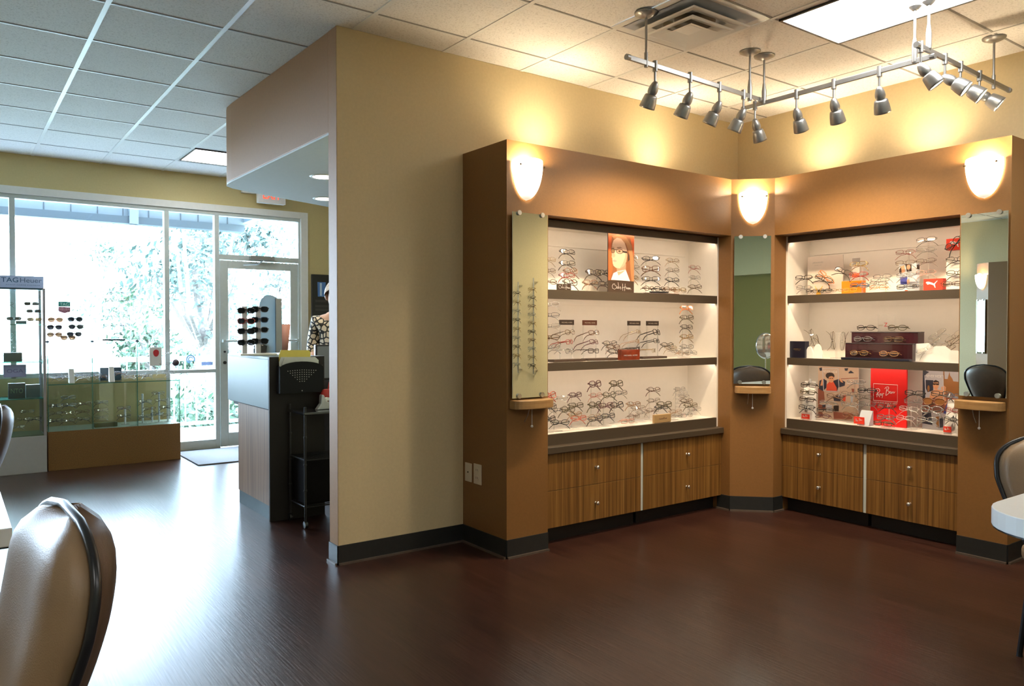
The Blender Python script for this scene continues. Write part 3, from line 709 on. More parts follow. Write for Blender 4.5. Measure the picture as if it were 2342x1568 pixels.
# --- left alcove, bottom shelf
g = 'eyeglasses on the left bottom shelf'
column('L', 'low', .06, 'the stand half hidden by the left pillar ledge', [(1258, 903, SQ, 'coral'), (1258, 929, R, D_), (1258, 957, R, 'black')], g, yaw=8)
column('L', 'low', .08, 'the narrow turned stand near the left ledge', [(1277, 909, TH, S_), (1278, 936, TH, 'grey'), (1281, 965, O, 'black')], g, yaw=-36)
column('L', 'low', .13, 'the burgundy topped stand, bottom left shelf', [(1318, 902, R, 'burgundy'), (1319, 926, R, 'olive'), (1317, 947, O, 'tan')], g, yaw=4)
put('L', 1326, 956, .05, R, 'coral', 'coral rectangular eyeglasses low in front on the left bottom shelf', g, pitch=-8)
put('L', 1301, 935, .02, RO, 'olive', 'olive round eyeglasses between two stands on the left bottom shelf', g)
column('L', 'low', .11, 'the tallest stand of the bottom left shelf', [(1363, 877, SQ, 'burgundy'), (1365, 903, TH, 'coral'), (1363, 925, SQ, 'olive'), (1362, 951, TH, 'tan')], g, yaw=6)
column('L', 'low', .12, 'the second tallest stand, bottom left shelf', [(1412, 876, SQ, 'olive'), (1423, 897, TH, 'black'), (1413, 925, SQ, D_)], g, yaw=4)
column('L', 'low', .08, 'the stand between the two tallest, bottom left shelf', [(1395, 902, RO, 'olive'), (1388, 926, R, 'burgundy'), (1393, 950, R, 'black')], g, yaw=4)
put('L', 1364, 957, .05, R, 'black', 'black rectangular eyeglasses low in front of the tallest bottom shelf stand', g)
column('L', 'low', .14, 'the thin stand above the wooden name block', [(1497, 890, O, B_), (1497, 915, TH, 'bronze')], g)
column('L', 'low', .10, 'the fanned stand left of the wooden block', [(1451, 923, O, 'tan'), (1462, 932, TH, B_), (1472, 942, TH, S_), (1452, 951, TH, B_)], g)
put('L', 1494, 937, .08, TH, B_, 'brown thin eyeglasses lying just above the wooden name block', g)
put('L', 1521, 924, .10, SQ, 'olive', 'olive square eyeglasses behind and above the wooden name block', g, yaw=-12)
put('L', 1515, 930, .06, R, 'black', 'black rectangular eyeglasses in front above the wooden name block', g)
column('L', 'low', .10, 'the slanting cascade near the corner, bottom left shelf', [(1557, 889, TH, S_), (1560, 898, TH, 'clear'), (1567, 906, TH, S_), (1572, 916, O, 'bronze'), (1582, 926, R, 'olive'), (1591, 935, TH, S_)], g)
column('L', 'low', .05, 'the low stand right of the wooden block', [(1547, 940, TH, 'tan'), (1549, 950, TH, S_)], g)
put('L', 1572, 949, .04, TH, S_, 'silver thin eyeglasses lowest beneath the slanting cascade', g)
put('L', 1437, 970, .03, R, 'pink', 'pink rectangular eyeglasses lying folded on the left bottom shelf', g, pitch=-4, rest=.698, folded=2)
# folded pile on the tray of the upper left shelf
g = 'eyeglasses on the left upper shelf'
for px, py, sh, c, lab in ((1486, 657, O, B_, 'leftmost'), (1511, 657, R, D_, 'second'), (1534, 658, O, T_, 'third'), (1556, 652, R, G_, 'rightmost')):
    put('L', px, py, .05 if c != G_ else .07, sh, c, f'{c} {sh} folded eyeglasses, {lab} of the row behind the dark tray', g, yaw=rnd.uniform(-10, 10), pitch=-10, rest=1.592, folded=2)

# --- right alcove, upper shelf
g = 'eyeglasses on the right upper shelf'
column('R', 'top', .07, 'the stand beside the corner post, upper right shelf', [(1837, 634, R, D_), (1837, 657, TH, 'grey')], g)
put('R', 1889, 632, .13, R, 'orange', 'orange eyeglasses hung steeply on the pale card of the right upper shelf', g, roll=40, pitch=-30, sc=1.1)
put('R', 1883, 636, .08, R, D_, 'dark brown tilted eyeglasses in front of the pale card', g, roll=20, pitch=-35, sc=1.1)
put('R', 1929, 619, .09, R, D_, 'dark brown tilted eyeglasses above the orange box', g, roll=22, pitch=-35, sc=1.1)
column('R', 'top', .03, 'the white rod stand before the orange box', [(1962, 603, R, G_), (1962, 627, R, 'red'), (1964, 652, R, 'blue')], g)
column('R', 'top', .07, 'the low cascade right of the orange box', [(2016, 632, TH, 'grey'), (2011, 640, TH, S_), (2007, 647, TH, D_), (2008, 663, TH, 'orange')], g)
column('R', 'top', .10, 'the stand before the group photograph', [(2069, 576, TH, 'red'), (2069, 600, TH, B_), (2070, 628, O, S_), (2071, 655, R, 'grey')], g)
column('R', 'top', .14, 'the tall stand right of the group photo', [(2117, 547, TH, D_), (2116, 571, TH, S_), (2116, 596, TH, B_), (2116, 622, TH, 'pink'), (2108, 652, TH, S_)], g)
put('R', 2178, 556, .05, RO, 'black', 'black round eyeglasses stood on edge behind the upper red cat box', g, roll=-40)
put('R', 2186, 592, .06, O, D_, 'dark brown oval eyeglasses on the white block, higher pair', g)
put('R', 2187, 623, .06, O, 'olive', 'olive oval eyeglasses on the white block, lower pair', g)
put('R', 2174, 648, .04, TH, D_, 'dark brown thin eyeglasses at the foot of the white block', g)
put('R', 2180, 657, .02, TH, B_, 'brown thin eyeglasses at the front right end of the right upper shelf', g)
for px, sh, c, lab in ((1857, R, D_, 'leftmost'), (1886, R, 'black', 'second'), (1915, TH, G_, 'third'), (1943, R, 'yellow', 'fourth')):
    put('R', px, 668, .02, sh, c, f'{c} {sh} folded eyeglasses, {lab} of the row along the right upper shelf edge', g, pitch=-4, rest=1.580, folded=2, sc=.8)
# --- right alcove, middle shelf
g = 'rimless eyeglasses on the right middle shelf'
for px, py, rl, yw, lab in ((1858, 772, 78, 20, 'leaning on the white disc beside the navy box'), (1870, 783, 60, -20, 'fanned right of the navy box'), (1905, 778, 86, 12, 'standing on end on the left side of the clear post'), (1924, 780, -86, -12, 'standing on end on the right side of the clear post'),
                           (2117, 797, -28, 10, 'lowest left of the white fan cards'), (2128, 782, -30, 0, 'middle left of the white fan cards'), (2140, 764, -32, -5, 'upper left of the white fan cards'), (2160, 800, -24, 0, 'lowest right of the white fan cards'), (2170, 784, -30, 0, 'middle right of the white fan cards'), (2180, 768, -36, 0, 'upper right of the white fan cards')):
    put('R', px, py, .09 if px < 1870 else .115 if px < 1900 else .075 if px < 2000 else .06+.03*(py < 790)+.03*(py < 775)+.012*(px > 2150), RL, 'bronze' if px > 2150 or px < 1930 else S_, f'rimless eyeglasses {lab}', g, yaw=yw, roll=rl, pitch=-20)
g = 'eyeglasses on the stepped navy riser'
for px, d, z, sh, c, lab in ((1979, .135, 1.322, O, D_, 'dark brown eyeglasses folded on the top step of the navy riser, left'), (2051, .135, 1.322, O, 'olive', 'olive eyeglasses folded on the top step of the navy riser, right'),
                             (1972, .060, 1.247, O, 'grey', 'grey eyeglasses folded on the middle step of the navy riser, left'), (2042, .060, 1.247, R, 'bronze', 'bronze eyeglasses folded on the middle step of the navy riser, right'),
                             (1964, .0, 1.154, O, G_, 'gold eyeglasses folded on the bottom step of the navy riser, left'), (2032, .0, 1.154, O, 'tan', 'tan eyeglasses folded on the bottom step of the navy riser, right')):
    put('R', px, 780, d, sh, c, lab, g, pitch=-6, rest=z, folded=2, sc=1.05)
# --- right alcove, bottom shelf
g = 'eyeglasses on the right bottom shelf'
column('R', 'low', .016, 'the white stepped stand beside the corner post', [(1848, 880, R, D_, {'folded': 2}), (1846, 896, R, 'olive', {'folded': 2}), (1844, 912, R, D_, {'folded': 2}), (1843, 931, R, 'black')], g, rod=False)
column('R', 'low', .10, 'the stand before the right half of left poster', [(1956, 873, R, S_), (1942, 900, TH, 'grey'), (1941, 924, R, S_), (1944, 947, R, T_)], g)
column('R', 'low', .09, 'the stand before the left half of left poster', [(1909, 905, O, B_), (1892, 921, O, S_, {'folded': 2}), (1886, 937, R, D_, {'folded': 2}), (1879, 951, O, 'burgundy')], g, rod=False)
column('R', 'low', .11, 'the slim stand between left poster and banner', [(1981, 892, R, 'black', {'folded': 2}), (1975, 907, TH, 'bronze'), (1982, 923, TH, 'grey')], g)
column('R', 'low', .05, 'the stand before the red banner', [(2025, 928, R, D_), (2024, 953, R, 'grey')], g)
put('R', 2018, 972, .01, R, 'bronze', 'bronze eyeglasses lying folded below the red banner', g, pitch=-4, rest=.698, folded=2)
column('R', 'low', .13, 'the wire stand between banner and right poster', [(2091, 898, R, 'black'), (2088, 917, TH, S_)], g)
column('R', 'low', .04, 'the low clear stand right of the red banner', [(2077, 934, TH, 'clear'), (2069, 955, TH, 'clear')], g)
for px, py, sh, c, ln, lab in ((2152, 900, R, D_, lens_m, 'highest before the right poster'), (2135, 918, 'wayfarer', T_, lens_brown, 'second before the right poster'), (2129, 936, 'wayfarer', S_, lens_m, 'third before the right poster'), (2119, 959, R, S_, lens_m, 'lowest before the right poster')):
    put('R', px, py, .06-.02*(py > 910)-.02*(py > 930)-.02*(py > 950), sh, c, f'{c} {sh} eyeglasses, {lab}', g, lensm=ln)
for px, py, c, lab in ((2180, 904, 'blue', 'top'), (2176, 937, 'red', 'middle'), (2172, 958, 'black', 'bottom')):
    put('R', px, py, .0, 'rectangular', c, f'{c} rectangular eyeglasses on the {lab} step of the white stand at the right', g, yaw=-25, sc=.8)

# ------------------------------------------------------------------ printed cards, boxes and stands in the alcoves
def fm(name, col, rough=.45): return mat(name, col, rough, var=.02)
ink_cream = fm('print_cream', (.75, .66, .52)); card_dark = fm('card_dark_brown', (.045, .026, .016), .4); card_brown = fm('card_red_brown', (.12, .035, .014), .4)
logo_red = fm('banner_red', (.72, .012, .012), .4); logo_white = fm('print_white', (.85, .82, .78), .4); navy = fm('navy_board', (.008, .009, .022), .3); maroon_gloss = mat('maroon_gloss', (.035, .006, .012), .12, var=.2, vscale=6, coat=.5)
red_wood = mat('red_lacquer', (.20, .028, .008), .2, var=.5, vscale=14, coat=.5); orange_card = fm('orange_board', (.85, .20, .006)); white_card = fm('white_board', (.82, .80, .76)); kraft = fm('oak_block', (.42, .27, .12)); gold_ink = mat('gold_ink', (.40, .26, .10), .4, metal=.4); puma_red = fm('scarlet_board', (.80, .045, .02)); pale_card = mat('pale_translucent_card', (.62, .54, .47), .3, var=.02)
class Card:
    """an upright board in an alcove, front face spanning a pixel box, standing on its shelf"""
    def __init__(s, side, x0, x1, y0, y1, d, rest=None):
        ax, v = plane(side, d); s.side = side; s.d = v
        a = at(x0, (y0+y1)/2, ax, v); b = at(x1, (y0+y1)/2, ax, v); xm = (x0+x1)/2
        s.z1 = at(xm, y0, ax, v).z; s.z0 = at(xm, y1, ax, v).z
        if rest is not None: s.z0 = rest+.001
        if side == 'R': b.y = max(b.y, N2R+.017); a.y = min(a.y, CHY-.017)
        if side == 'L': s.u0, s.u1 = a.x, b.x
        else: s.u0, s.u1 = a.y, b.y          # u0 = left as seen from the room
        s.sg = 1 if side == 'L' else -1
    def p(s, u, v, out=0.0):
        uu = s.u0+(s.u1-s.u0)*u; z = s.z0+(s.z1-s.z0)*v
        return Vector((uu, s.d-out, z)) if s.side == 'L' else Vector((s.d-out, uu, z))
    def base(s): return s.p(.5, 0)
    def W(s): return abs(s.u1-s.u0)
    def Hh(s): return s.z1-s.z0
    def board(s, m, th): 
        if s.side == 'L': m.box(s.u0, s.u1, s.d, s.d+th, s.z0, s.z1)
        else: m.box(s.d, s.d+th, s.u1, s.u0, s.z0, s.z1)
        return m
    def thing(s, name, label, cat, material, th=.006, part='board', group=None, bevel=0):
        t = thing(name, label, cat, s.base(), 0, group); s.board(M(), th).obj(part, material, t, bevel=bevel); s.t = t; return t
    def print_(s, polys, name='print', part=None):
        """polys: (material, [(u,v)...]) layered flat ink"""
        m = M(); mats = []
        for k, (mt, pts) in enumerate(polys):
            if mt not in mats: mats.append(mt)
            m.cur = mats.index(mt); m.poly([s.p(u, v, .0004+.00012*k) for u, v in pts])
        return m.obj(name, mats, part or s.t)
    def script(s, strokes, material, r, name='lettering', part=None, out=.0012):
        m = M()
        for st in strokes: m.tube([s.p(u, v, out) for u, v in st], r, 5)
        return m.obj(name, material, part or s.t)
    def text(s, txt, u, v, h, w, material, out=.0012, part=None):
        """centred at (u,v): h = cap height as a share of board height, w = text width as a share of board width"""
        tm, tw = text_mesh(txt, 1.0); m = M(); k = w*s.W()/max(tw, 1e-6); kz = h*s.Hh()/.7
        for q in tm.v: q2 = s.p(u, v, out); du = q.x*k; m.v.append(q2+(Vector((du, 0, 0)) if s.side == 'L' else Vector((0, -du, 0)))+Vector((0, 0, q.z*kz)))
        m.f = tm.f; m.mi = tm.mi
        return m.obj('lettering', material, part or s.t)
def zc(pts, x0, x1, y0, y1): return [((x-x0)/(x1-x0), (y1-y)/(y1-y0)) for x, y in pts]
def ell(cx, cy, rx, ry, n=20): return [(cx+rx*math.cos(2*PI*k/n), cy+ry*math.sin(2*PI*k/n)) for k in range(n)]

# portrait card
c = Card('L', 1391, 1450, 535, 668, .06, 1.554); t = c.thing('portrait_card', 'tall advertising card with a red haired woman wearing dark glasses, upper shelf', 'display card', card_dark, .008)
Z = lambda pts: zc(pts, 90, 545, 280, 1310)
hair = fm('print_auburn', (.24, .085, .03)); hairl = fm('print_copper', (.36, .17, .07)); org = fm('print_orange', (.55, .10, .025)); skin = fm('print_skin', (.62, .41, .29)); skind = fm('print_skin_dark', (.40, .22, .14)); lip = fm('print_lip', (.62, .27, .22)); blk = fm('print_black', (.035, .018, .012)); sh_w = fm('print_blouse', (.62, .61, .64)); lensb = fm('print_lens', (.20, .115, .055))
fsh = fm('print_face_shade', (.50, .30, .20)); brow = fm('print_brow', (.22, .10, .05))
c.print_([(hair, Z([(90, 280), (545, 280), (545, 1100), (90, 1100)])), (org, Z([(90, 280), (150, 280), (140, 600), (165, 900), (120, 1100), (90, 1100)])), (hairl, Z([(150, 330), (250, 290), (400, 320), (500, 470), (540, 760), (545, 1100), (500, 1100), (480, 900), (470, 640), (400, 440), (300, 370), (190, 380)])), (org, Z([(470, 300), (545, 300), (545, 640), (520, 560)])),
          (skind, Z([(235, 850), (400, 790), (395, 940), (240, 965)])),
          (skin, Z([(180, 400), (240, 352), (310, 362), (375, 430), (412, 540), (422, 650), (405, 760), (360, 845), (290, 885), (225, 880), (180, 845), (165, 800), (163, 765), (158, 735), (160, 712), (146, 696), (150, 676), (152, 620), (150, 540), (160, 460)])),
          (fsh, Z([(400, 560), (422, 650), (405, 760), (360, 845), (290, 885), (340, 800), (380, 690)])), (fsh, Z([(152, 500), (196, 520), (206, 610), (190, 690), (172, 705), (150, 690), (153, 600)])), (fsh, Z([(180, 640), (212, 650), (206, 690), (176, 702)])),
          (brow, Z([(238, 520), (300, 508), (340, 530), (300, 524), (240, 534)])), (blk, Z(ell(168, 582, 34, 46))), (lensb, Z(ell(168, 582, 27, 38))), (blk, Z(ell(285, 585, 62, 46))), (fsh, Z(ell(285, 585, 52, 37))), (lensb, Z(ell(282, 585, 26, 17))), (blk, Z(ell(282, 585, 12, 12))), (blk, Z([(330, 570), (430, 580), (436, 610), (335, 602)])), (blk, Z([(198, 560), (230, 552), (230, 566), (200, 574)])),
          (lip, Z([(166, 748), (196, 738), (240, 758), (205, 780), (170, 770)])), (hair, Z([(412, 540), (460, 640), (468, 760), (430, 850), (392, 900), (402, 790), (424, 690)])), (blk, Z([(425, 580), (455, 650), (460, 720), (430, 760), (432, 660)])), (sh_w, Z([(135, 1092), (175, 975), (250, 935), (390, 900), (430, 1000), (470, 1100)])), (fsh, Z([(240, 945), (262, 1010), (330, 960), (390, 905), (300, 940)]))])
CH_S = [[(205, 1160), (172, 1165), (158, 1200), (166, 1240), (200, 1252), (236, 1230), (226, 1190), (196, 1176)], [(250, 1240), (238, 1222), (250, 1205), (263, 1220), (252, 1240)], [(258, 1130), (268, 1190), (272, 1244)], [(290, 1228), (310, 1218), (298, 1204), (288, 1226), (304, 1246), (318, 1240)], [(340, 1150), (346, 1272)], [(386, 1150), (376, 1276)], [(326, 1226), (404, 1204)], [(418, 1214), (404, 1224), (410, 1242), (422, 1216), (426, 1244)], [(446, 1216), (432, 1228), (440, 1246), (451, 1218), (455, 1247)], [(462, 1216), (464, 1246), (473, 1220), (484, 1228), (488, 1256)]]
c.script([Z(s_) for s_ in CH_S], logo_white, .0011)
c = Card('L', 1275.5, 1306, 649, 664, .03, 1.554); c.thing('name_card', 'small dark name card with cream script at the left of the upper shelf', 'sign', card_dark, .012)
c.script([[((x-130)/385, 1.02-(y-1120)/172) for x, y in s_] for s_ in CH_S], logo_white, .0007)
# name cards, middle shelf: on clear legs
for k, (x0, x1, y0, y1, mt, lab) in enumerate(((1279.5, 1313, 731, 742.6, card_dark, 'leftmost dark name card on clear legs'), (1332.7, 1365.5, 732, 743.3, card_brown, 'red brown name card on clear legs'), (1435.7, 1465, 733.5, 744, card_dark, 'dark name card on clear legs above the red box'), (1478.5, 1506.7, 733.8, 744.2, card_dark, 'rightmost dark name card on clear legs'))):
    c = Card('L', x0, x1, y0, y1, .15); t = c.thing('name_card', lab + ', left middle shelf', 'sign', mt, .005, group='dark name cards'); t.location.z = t.location.z
    c.text('MICHAEL KORS', .5, .36, .24, .72, ink_cream)
    for u in (.06, .94):
        p = c.p(u, 0); M().box(p.x-.004, p.x+.004, p.y+.001, p.y+.005, 1.106, p.z).obj('clear_leg', acrylic, t)
for x0, x1, y1, d, lab in ((1268, 1340, 823, .045, 'long black display plate at the left of the middle shelf'), (1345, 1415, 820, .06, 'black display plate left of the red box'), (1470, 1526, 818, .09, 'black display plate right of the red box')):
    a = at(x0, y1, 1, S1F+d); b2 = at(x1, y1, 1, S1F+d)
    tag(M().box(a.x, b2.x, S1F+d, S1F+d+.07, 1.107, 1.122).obj('display_plate', card_dark, bevel=.002), lab, 'display plate')
c = Card('L', 1421.5, 1463, 799, 822, .02, 1.106); t = c.thing('logo_box', 'glossy red box with silver lettering at the front of the middle shelf', 'box', red_wood, .035, 'box'); c.text('MICHAEL KORS', .5, .38, .13, .74, mat('silver_ink', (.6, .55, .5), .4))
c = Card('L', 1497, 1535, 947, 969, .02, .665); t = c.thing('name_block', 'pale wooden name block on the left bottom shelf', 'sign', kraft, .02, 'block', bevel=.002)
c.script([[(.30, .60), (.27, .50), (.32, .42), (.38, .52), (.37, .44), (.42, .44), (.45, .56), (.47, .44), (.52, .54), (.53, .44)], [(.56, .68), (.57, .44)], [(.54, .58), (.60, .57)], [(.66, .54), (.62, .48), (.66, .43), (.68, .54), (.70, .43), (.74, .54)]], card_brown, .0009)
# tray with dark ovals, clear cube
a = at(1472, 668, 1, S1F+.02); b2 = at(1552, 670, 1, S1F+.02)
t = thing('display_tray', 'shallow black and silver tray on the left upper shelf', 'tray', ((a.x+b2.x)/2, S1F+.06, 1.554))
M().box(a.x, b2.x, S1F+.012, S1F+.11, 1.555, 1.560).obj('tray_plate', chrome, t, bevel=.002)
xm = (a.x+b2.x)/2
m = M().lathe([(0, .002), (.055, .003), (.062, .008), (.06, .010), (.05, .006), (0, .005)], 28, Matrix.Translation((xm+.02, S1F+.06, 1.559)) @ Matrix.Diagonal((1.5, .62, 1.3, 1))); m.obj('oval_dish', black, t, smooth=True)
a = at(1555, 668, 1, S1F+.02); tag(M().box(a.x-.025, a.x+.03, S1F+.005, S1F+.055, 1.555, 1.584).obj('clear_cube', acrylic, bevel=.002), 'clear acrylic cube at the right end of the black tray', 'display block')

# right alcove upper shelf
c = Card('R', 1847, 1928, 585, 668, .19, 1.554); t = c.thing('display_card', 'large pale card with grey lettering behind tilted eyeglasses, right upper shelf', 'display card', pale_card, .006); c.text('JACH-KUDI', .30, .83, .035, .30, mat('grey_ink', (.30, .27, .25), .5)); c.text('eyewear kids', .30, .77, .018, .20, MATS['grey_ink'])
c = Card('R', 1924.7, 1971, 642, 672, .10, 1.554); c.thing('display_box', 'bright orange box on the right upper shelf', 'box', orange_card, .05, 'box', bevel=.001)
c = Card('R', 1949, 1966, 590, 640, .16, 1.554); t = c.thing('display_card', 'narrow grey card with an orange stripe behind the white rod stand', 'display card', fm('grey_card', (.42, .38, .35)), .008); c.print_([(fm('vermilion', (.85, .10, .02)), [(0, .47), (1, .47), (1, .58), (0, .58)])])
c = Card('R', 1861, 1882, 655, 672, .04, 1.554)
t = thing('spectacle_rest', 'small yellow winged spectacle rest near the corner post', 'display stand', c.base())
m = M()
for pts in ([(.25, 0), (.75, 0), (.62, .55), (.5, .45), (.38, .55)], [(.38, .55), (.10, 1.1), (.30, .5)], [(.62, .55), (.95, 1.05), (.72, .5)]):
    f_ = [c.p(u, v) for u, v in pts]; bk = [c.p(u, v, -.006) for u, v in pts]; k = len(pts)
    m.add(f_+bk, [tuple(range(k)), tuple(range(2*k-1, k-1, -1))]+[(i, (i+1) % k, k+(i+1) % k, k+i) for i in range(k)])
m.obj('rest', fm('yellow_board', (.85, .48, .06)), t)
c = Card('R', 2056, 2103, 602, 665, .17, 1.554); t = c.thing('photo_card', 'photograph card of a group of people on the right upper shelf', 'display card', white_card, .006)
Z = lambda pts: zc(pts, 575, 990, 800, 1350)
gp = fm('print_paleblue', (.50, .54, .60)); jean = fm('print_blue', (.05, .06, .28)); skn = fm('print_tanskin', (.55, .28, .16))
c.print_([(gp, Z([(575, 800), (990, 800), (990, 1350), (575, 1350)])), (skn, Z([(600, 850), (690, 830), (700, 960), (620, 980)])), (blk, Z([(580, 900), (620, 860), (630, 960), (620, 1010), (580, 960)])), (blk, Z([(700, 820), (830, 820), (830, 950), (740, 960)])), (skn, Z(ell(770, 870, 38, 50))), (sh_w, Z([(830, 880), (940, 860), (960, 1000), (840, 990)])), (blk, Z([(930, 830), (990, 830), (990, 930), (940, 920)])), (jean, Z([(600, 1050), (750, 1060), (740, 1200), (610, 1190)])), (sh_w, Z([(780, 1080), (940, 1060), (940, 1200), (800, 1190)])), (skn, Z([(740, 1110), (790, 1100), (800, 1200), (745, 1210)])), (gp, Z([(600, 1220), (930, 1210), (930, 1350), (600, 1350)])), (blk, Z([(840, 1210), (930, 1200), (920, 1270), (850, 1280)])), (org, Z([(700, 1310), (760, 1310), (760, 1345), (700, 1345)]))])
CAT = [(1585, 362), (1598, 338), (1630, 335), (1662, 345), (1700, 362), (1732, 384), (1758, 352), (1788, 322), (1796, 326), (1768, 364), (1748, 402), (1754, 432), (1762, 480), (1746, 472), (1726, 422), (1690, 404), (1652, 392), (1626, 402), (1604, 400), (1616, 386), (1600, 376)]
c = Card('R', 2164, 2199, 545, 571, .10); t = c.thing('logo_box', 'upper red box with a white leaping cat emblem on the right upper shelf', 'box', puma_red, .05, 'box', group='red cat emblem boxes'); c.print_([(logo_white, [((x-1515)/300, (530-y)/250) for x, y in CAT])])
lo = c
c = Card('R', 2164, 2200, 594, 668, .10, 1.554); t = c.thing('display_block', 'white block at the right end of the right upper shelf', 'display block', white_card, .05, 'block'); zz = c.z1
tag(M().box(S2F+.09, S2F+.16, lo.u1-.01, lo.u0+.02, zz, zz+.004).obj('acrylic_plate', acrylic), 'clear acrylic plate on top of the white block, right upper shelf', 'plate')
tag(M().box(S2F+.11, S2F+.14, lo.u1+.01, lo.u0-.02, zz+.004, lo.z0).obj('acrylic_block', acrylic), 'clear acrylic block under the upper red cat box', 'display block')
c = Card('R', 2112, 2156, 637, 668, .06, 1.554); t = c.thing('logo_box', 'lower red box with a white leaping cat emblem on the right upper shelf', 'box', puma_red, .05, 'box', group='red cat emblem boxes'); c.print_([(logo_white, [(.12+.62*(x-1585)/211, .82-.62*(y-322)/158) for x, y in CAT])])
# right alcove middle shelf
c = Card('R', 1802, 1841, 780, 817, .03, 1.106); t = c.thing('logo_box', 'navy box with tiny gilt lettering beside the corner post', 'box', navy, .05, 'box'); c.text('LINDBERG NY', .5, .50, .05, .5, gold_ink); c.text('eyewear design', .5, .43, .025, .35, gold_ink)
for x0, x1, y0, d, lab in ((1842, 1860, 792, .05, 'small white half disc beside the navy box'), (1858, 1881, 786, .08, 'larger white half disc right of the navy box')):
    a = at(x0, 810, 0, S2F+d); b2 = at(x1, 810, 0, S2F+d); hh = at((x0+x1)/2, y0, 0, S2F+d).z-1.106; w = a.y-b2.y
    tag(M().prism([(w/2*math.cos(PI*k/16), hh*math.sin(PI*k/16)) for k in range(17)], 0, .01, lambda u, v, z: (S2F+d+z, (a.y+b2.y)/2+u, 1.106+v)).obj('display_disc', white_card), lab + ', right middle shelf', 'display stand')
a = at(1916, 800, 0, S2F+.13); t = thing('clear_post', 'clear square acrylic post between rimless eyeglasses', 'display stand', (a.x, a.y, 1.106))
M().box(a.x, a.x+.03, a.y-.02, a.y+.02, 1.106, 1.29).obj('post', acrylic, t, bevel=.002); M().box(a.x-.03, a.x+.05, a.y-.04, a.y+.04, 1.1062, 1.112).obj('base', acrylic, t)
t = thing('stepped_riser', 'stepped navy and maroon riser on the right middle shelf', 'display stand', (S2F+.08, at(2015, 800, 0, S2F+.08).y, 1.106))
yl = at(1938, 800, 0, S2F+.05).y; yr = at(2090, 800, 0, S2F+.05).y
m = M().box(S2F+.100, S2F+.185, yr, yl, 1.107, 1.291); m.obj('upper_step', maroon_gloss, t, bevel=.002)
M().box(S2F+.040, S2F+.0995, yr+.004, yl+.01, 1.107, 1.216).obj('middle_step', maroon_gloss, t, bevel=.002)
M().box(S2F+.003, S2F+.0395, yr+.004, yl+.02, 1.107, 1.122).obj('bottom_step', navy, t, bevel=.002)
for x0, x1, z in ((.097, .187, 1.2912), (.037, .0997, 1.2162)):
    M().box(S2F+x0, S2F+x1, yr, yl+.006, z, z+.004).obj('step_top', mat('smoked_acrylic', (.07, .06, .07), .12, coat=.5, var=.05), t)
c = Card('R', 2008, 2046, 719, 757, .17, 1.2955); t = c.thing('brand_plaque', 'clear acrylic plaque with a red letter behind the stepped riser', 'sign', acrylic, .008, 'plaque')
c.text('Z', .48, .30, .22, .20, logo_red); c.text('QUA', .18, .34, .07, .26, gold_ink); c.text('ANT', .78, .34, .07, .26, gold_ink)
M().box(S2F+.165, S2F+.185, c.u1, c.u0, 1.2955, 1.300).obj('plaque_foot', acrylic, t)
for k, (x0, x1, y0, d, lab) in enumerate(((2090, 2142, 784, .08, 'left white fan card under rimless eyeglasses'), (2132, 2178, 790, .05, 'middle white fan card under rimless eyeglasses'), (2170, 2199, 800, .03, 'right white fan card under rimless eyeglasses'))):
    c = Card('R', x0, x1, y0, 822, d, 1.106)
    tag(M().add([c.p(u, v) for u, v in ((0, 0), (1, 0), (.95, .7), (.62, 1), (.08, .95))]+[c.p(u, v, -.006) for u, v in ((0, 0), (1, 0), (.95, .7), (.62, 1), (.08, .95))], [(0, 1, 2, 3, 4), (9, 8, 7, 6, 5)]+[(i, (i+1) % 5, 5+(i+1) % 5, 5+i) for i in range(5)]).obj('fan_card', white_card), lab, 'display card')
# right alcove bottom shelf
RB = [[(95, 592), (130, 562), (180, 548), (210, 570), (212, 602), (188, 642), (146, 676), (138, 690)], [(162, 580), (160, 650), (150, 742)], [(166, 662), (190, 702), (216, 740)], [(232, 655), (204, 668), (200, 694), (222, 700), (236, 658), (238, 698), (250, 700)], [(256, 652), (256, 690), (272, 694), (282, 642), (272, 700), (262, 752)], [(294, 652), (302, 654)],
      [(318, 545), (346, 508), (388, 495), (406, 520), (386, 562), (352, 592), (396, 586), (416, 612), (394, 652), (344, 692)], [(360, 530), (350, 620), (342, 692)], [(452, 600), (424, 602), (416, 632), (438, 642), (454, 604), (456, 640), (466, 638)], [(474, 598), (476, 640), (484, 606), (504, 596), (508, 634), (532, 596)]]
def rb(c, u0, u1, v0, v1, r, part=None, box=True, name='lettering'):
    st = [[(u0+(u1-u0)*(x-75)/510, v0+(v1-v0)*(820-y)/375) for x, y in s_] for s_ in RB]
    if box: st.append([(u0, v0), (u1, v0), (u1, v1), (u0, v1), (u0, v0)])
    c.script(st, logo_white, r, name, part)
c = Card('R', 1991, 2073.5, 836, 972, .15, .665); t = c.thing('logo_banner', 'tall red banner with white script logo on the right bottom shelf', 'banner', logo_red, .012)
rb(c, .085, .755, .41, .69, .0017); c.text('GENUINE SINCE 1937', .42, .37, .022, .67, logo_white)
c = Card('R', 1871, 1963.5, 839, 960, .22, .665); t = c.thing('poster', 'left poster with a curly haired person in red shirt holding a white frame', 'poster', white_card, .006)
Z = lambda pts: zc(pts, 750, 1600, 90, 1190)
sand = fm('print_sand', (.62, .45, .33)); redp = fm('print_red', (.72, .09, .04)); brk = fm('print_brick', (.30, .09, .05)); nvy = fm('print_navy', (.03, .03, .05)); skin2 = fm('print_warmskin', (.72, .34, .17))
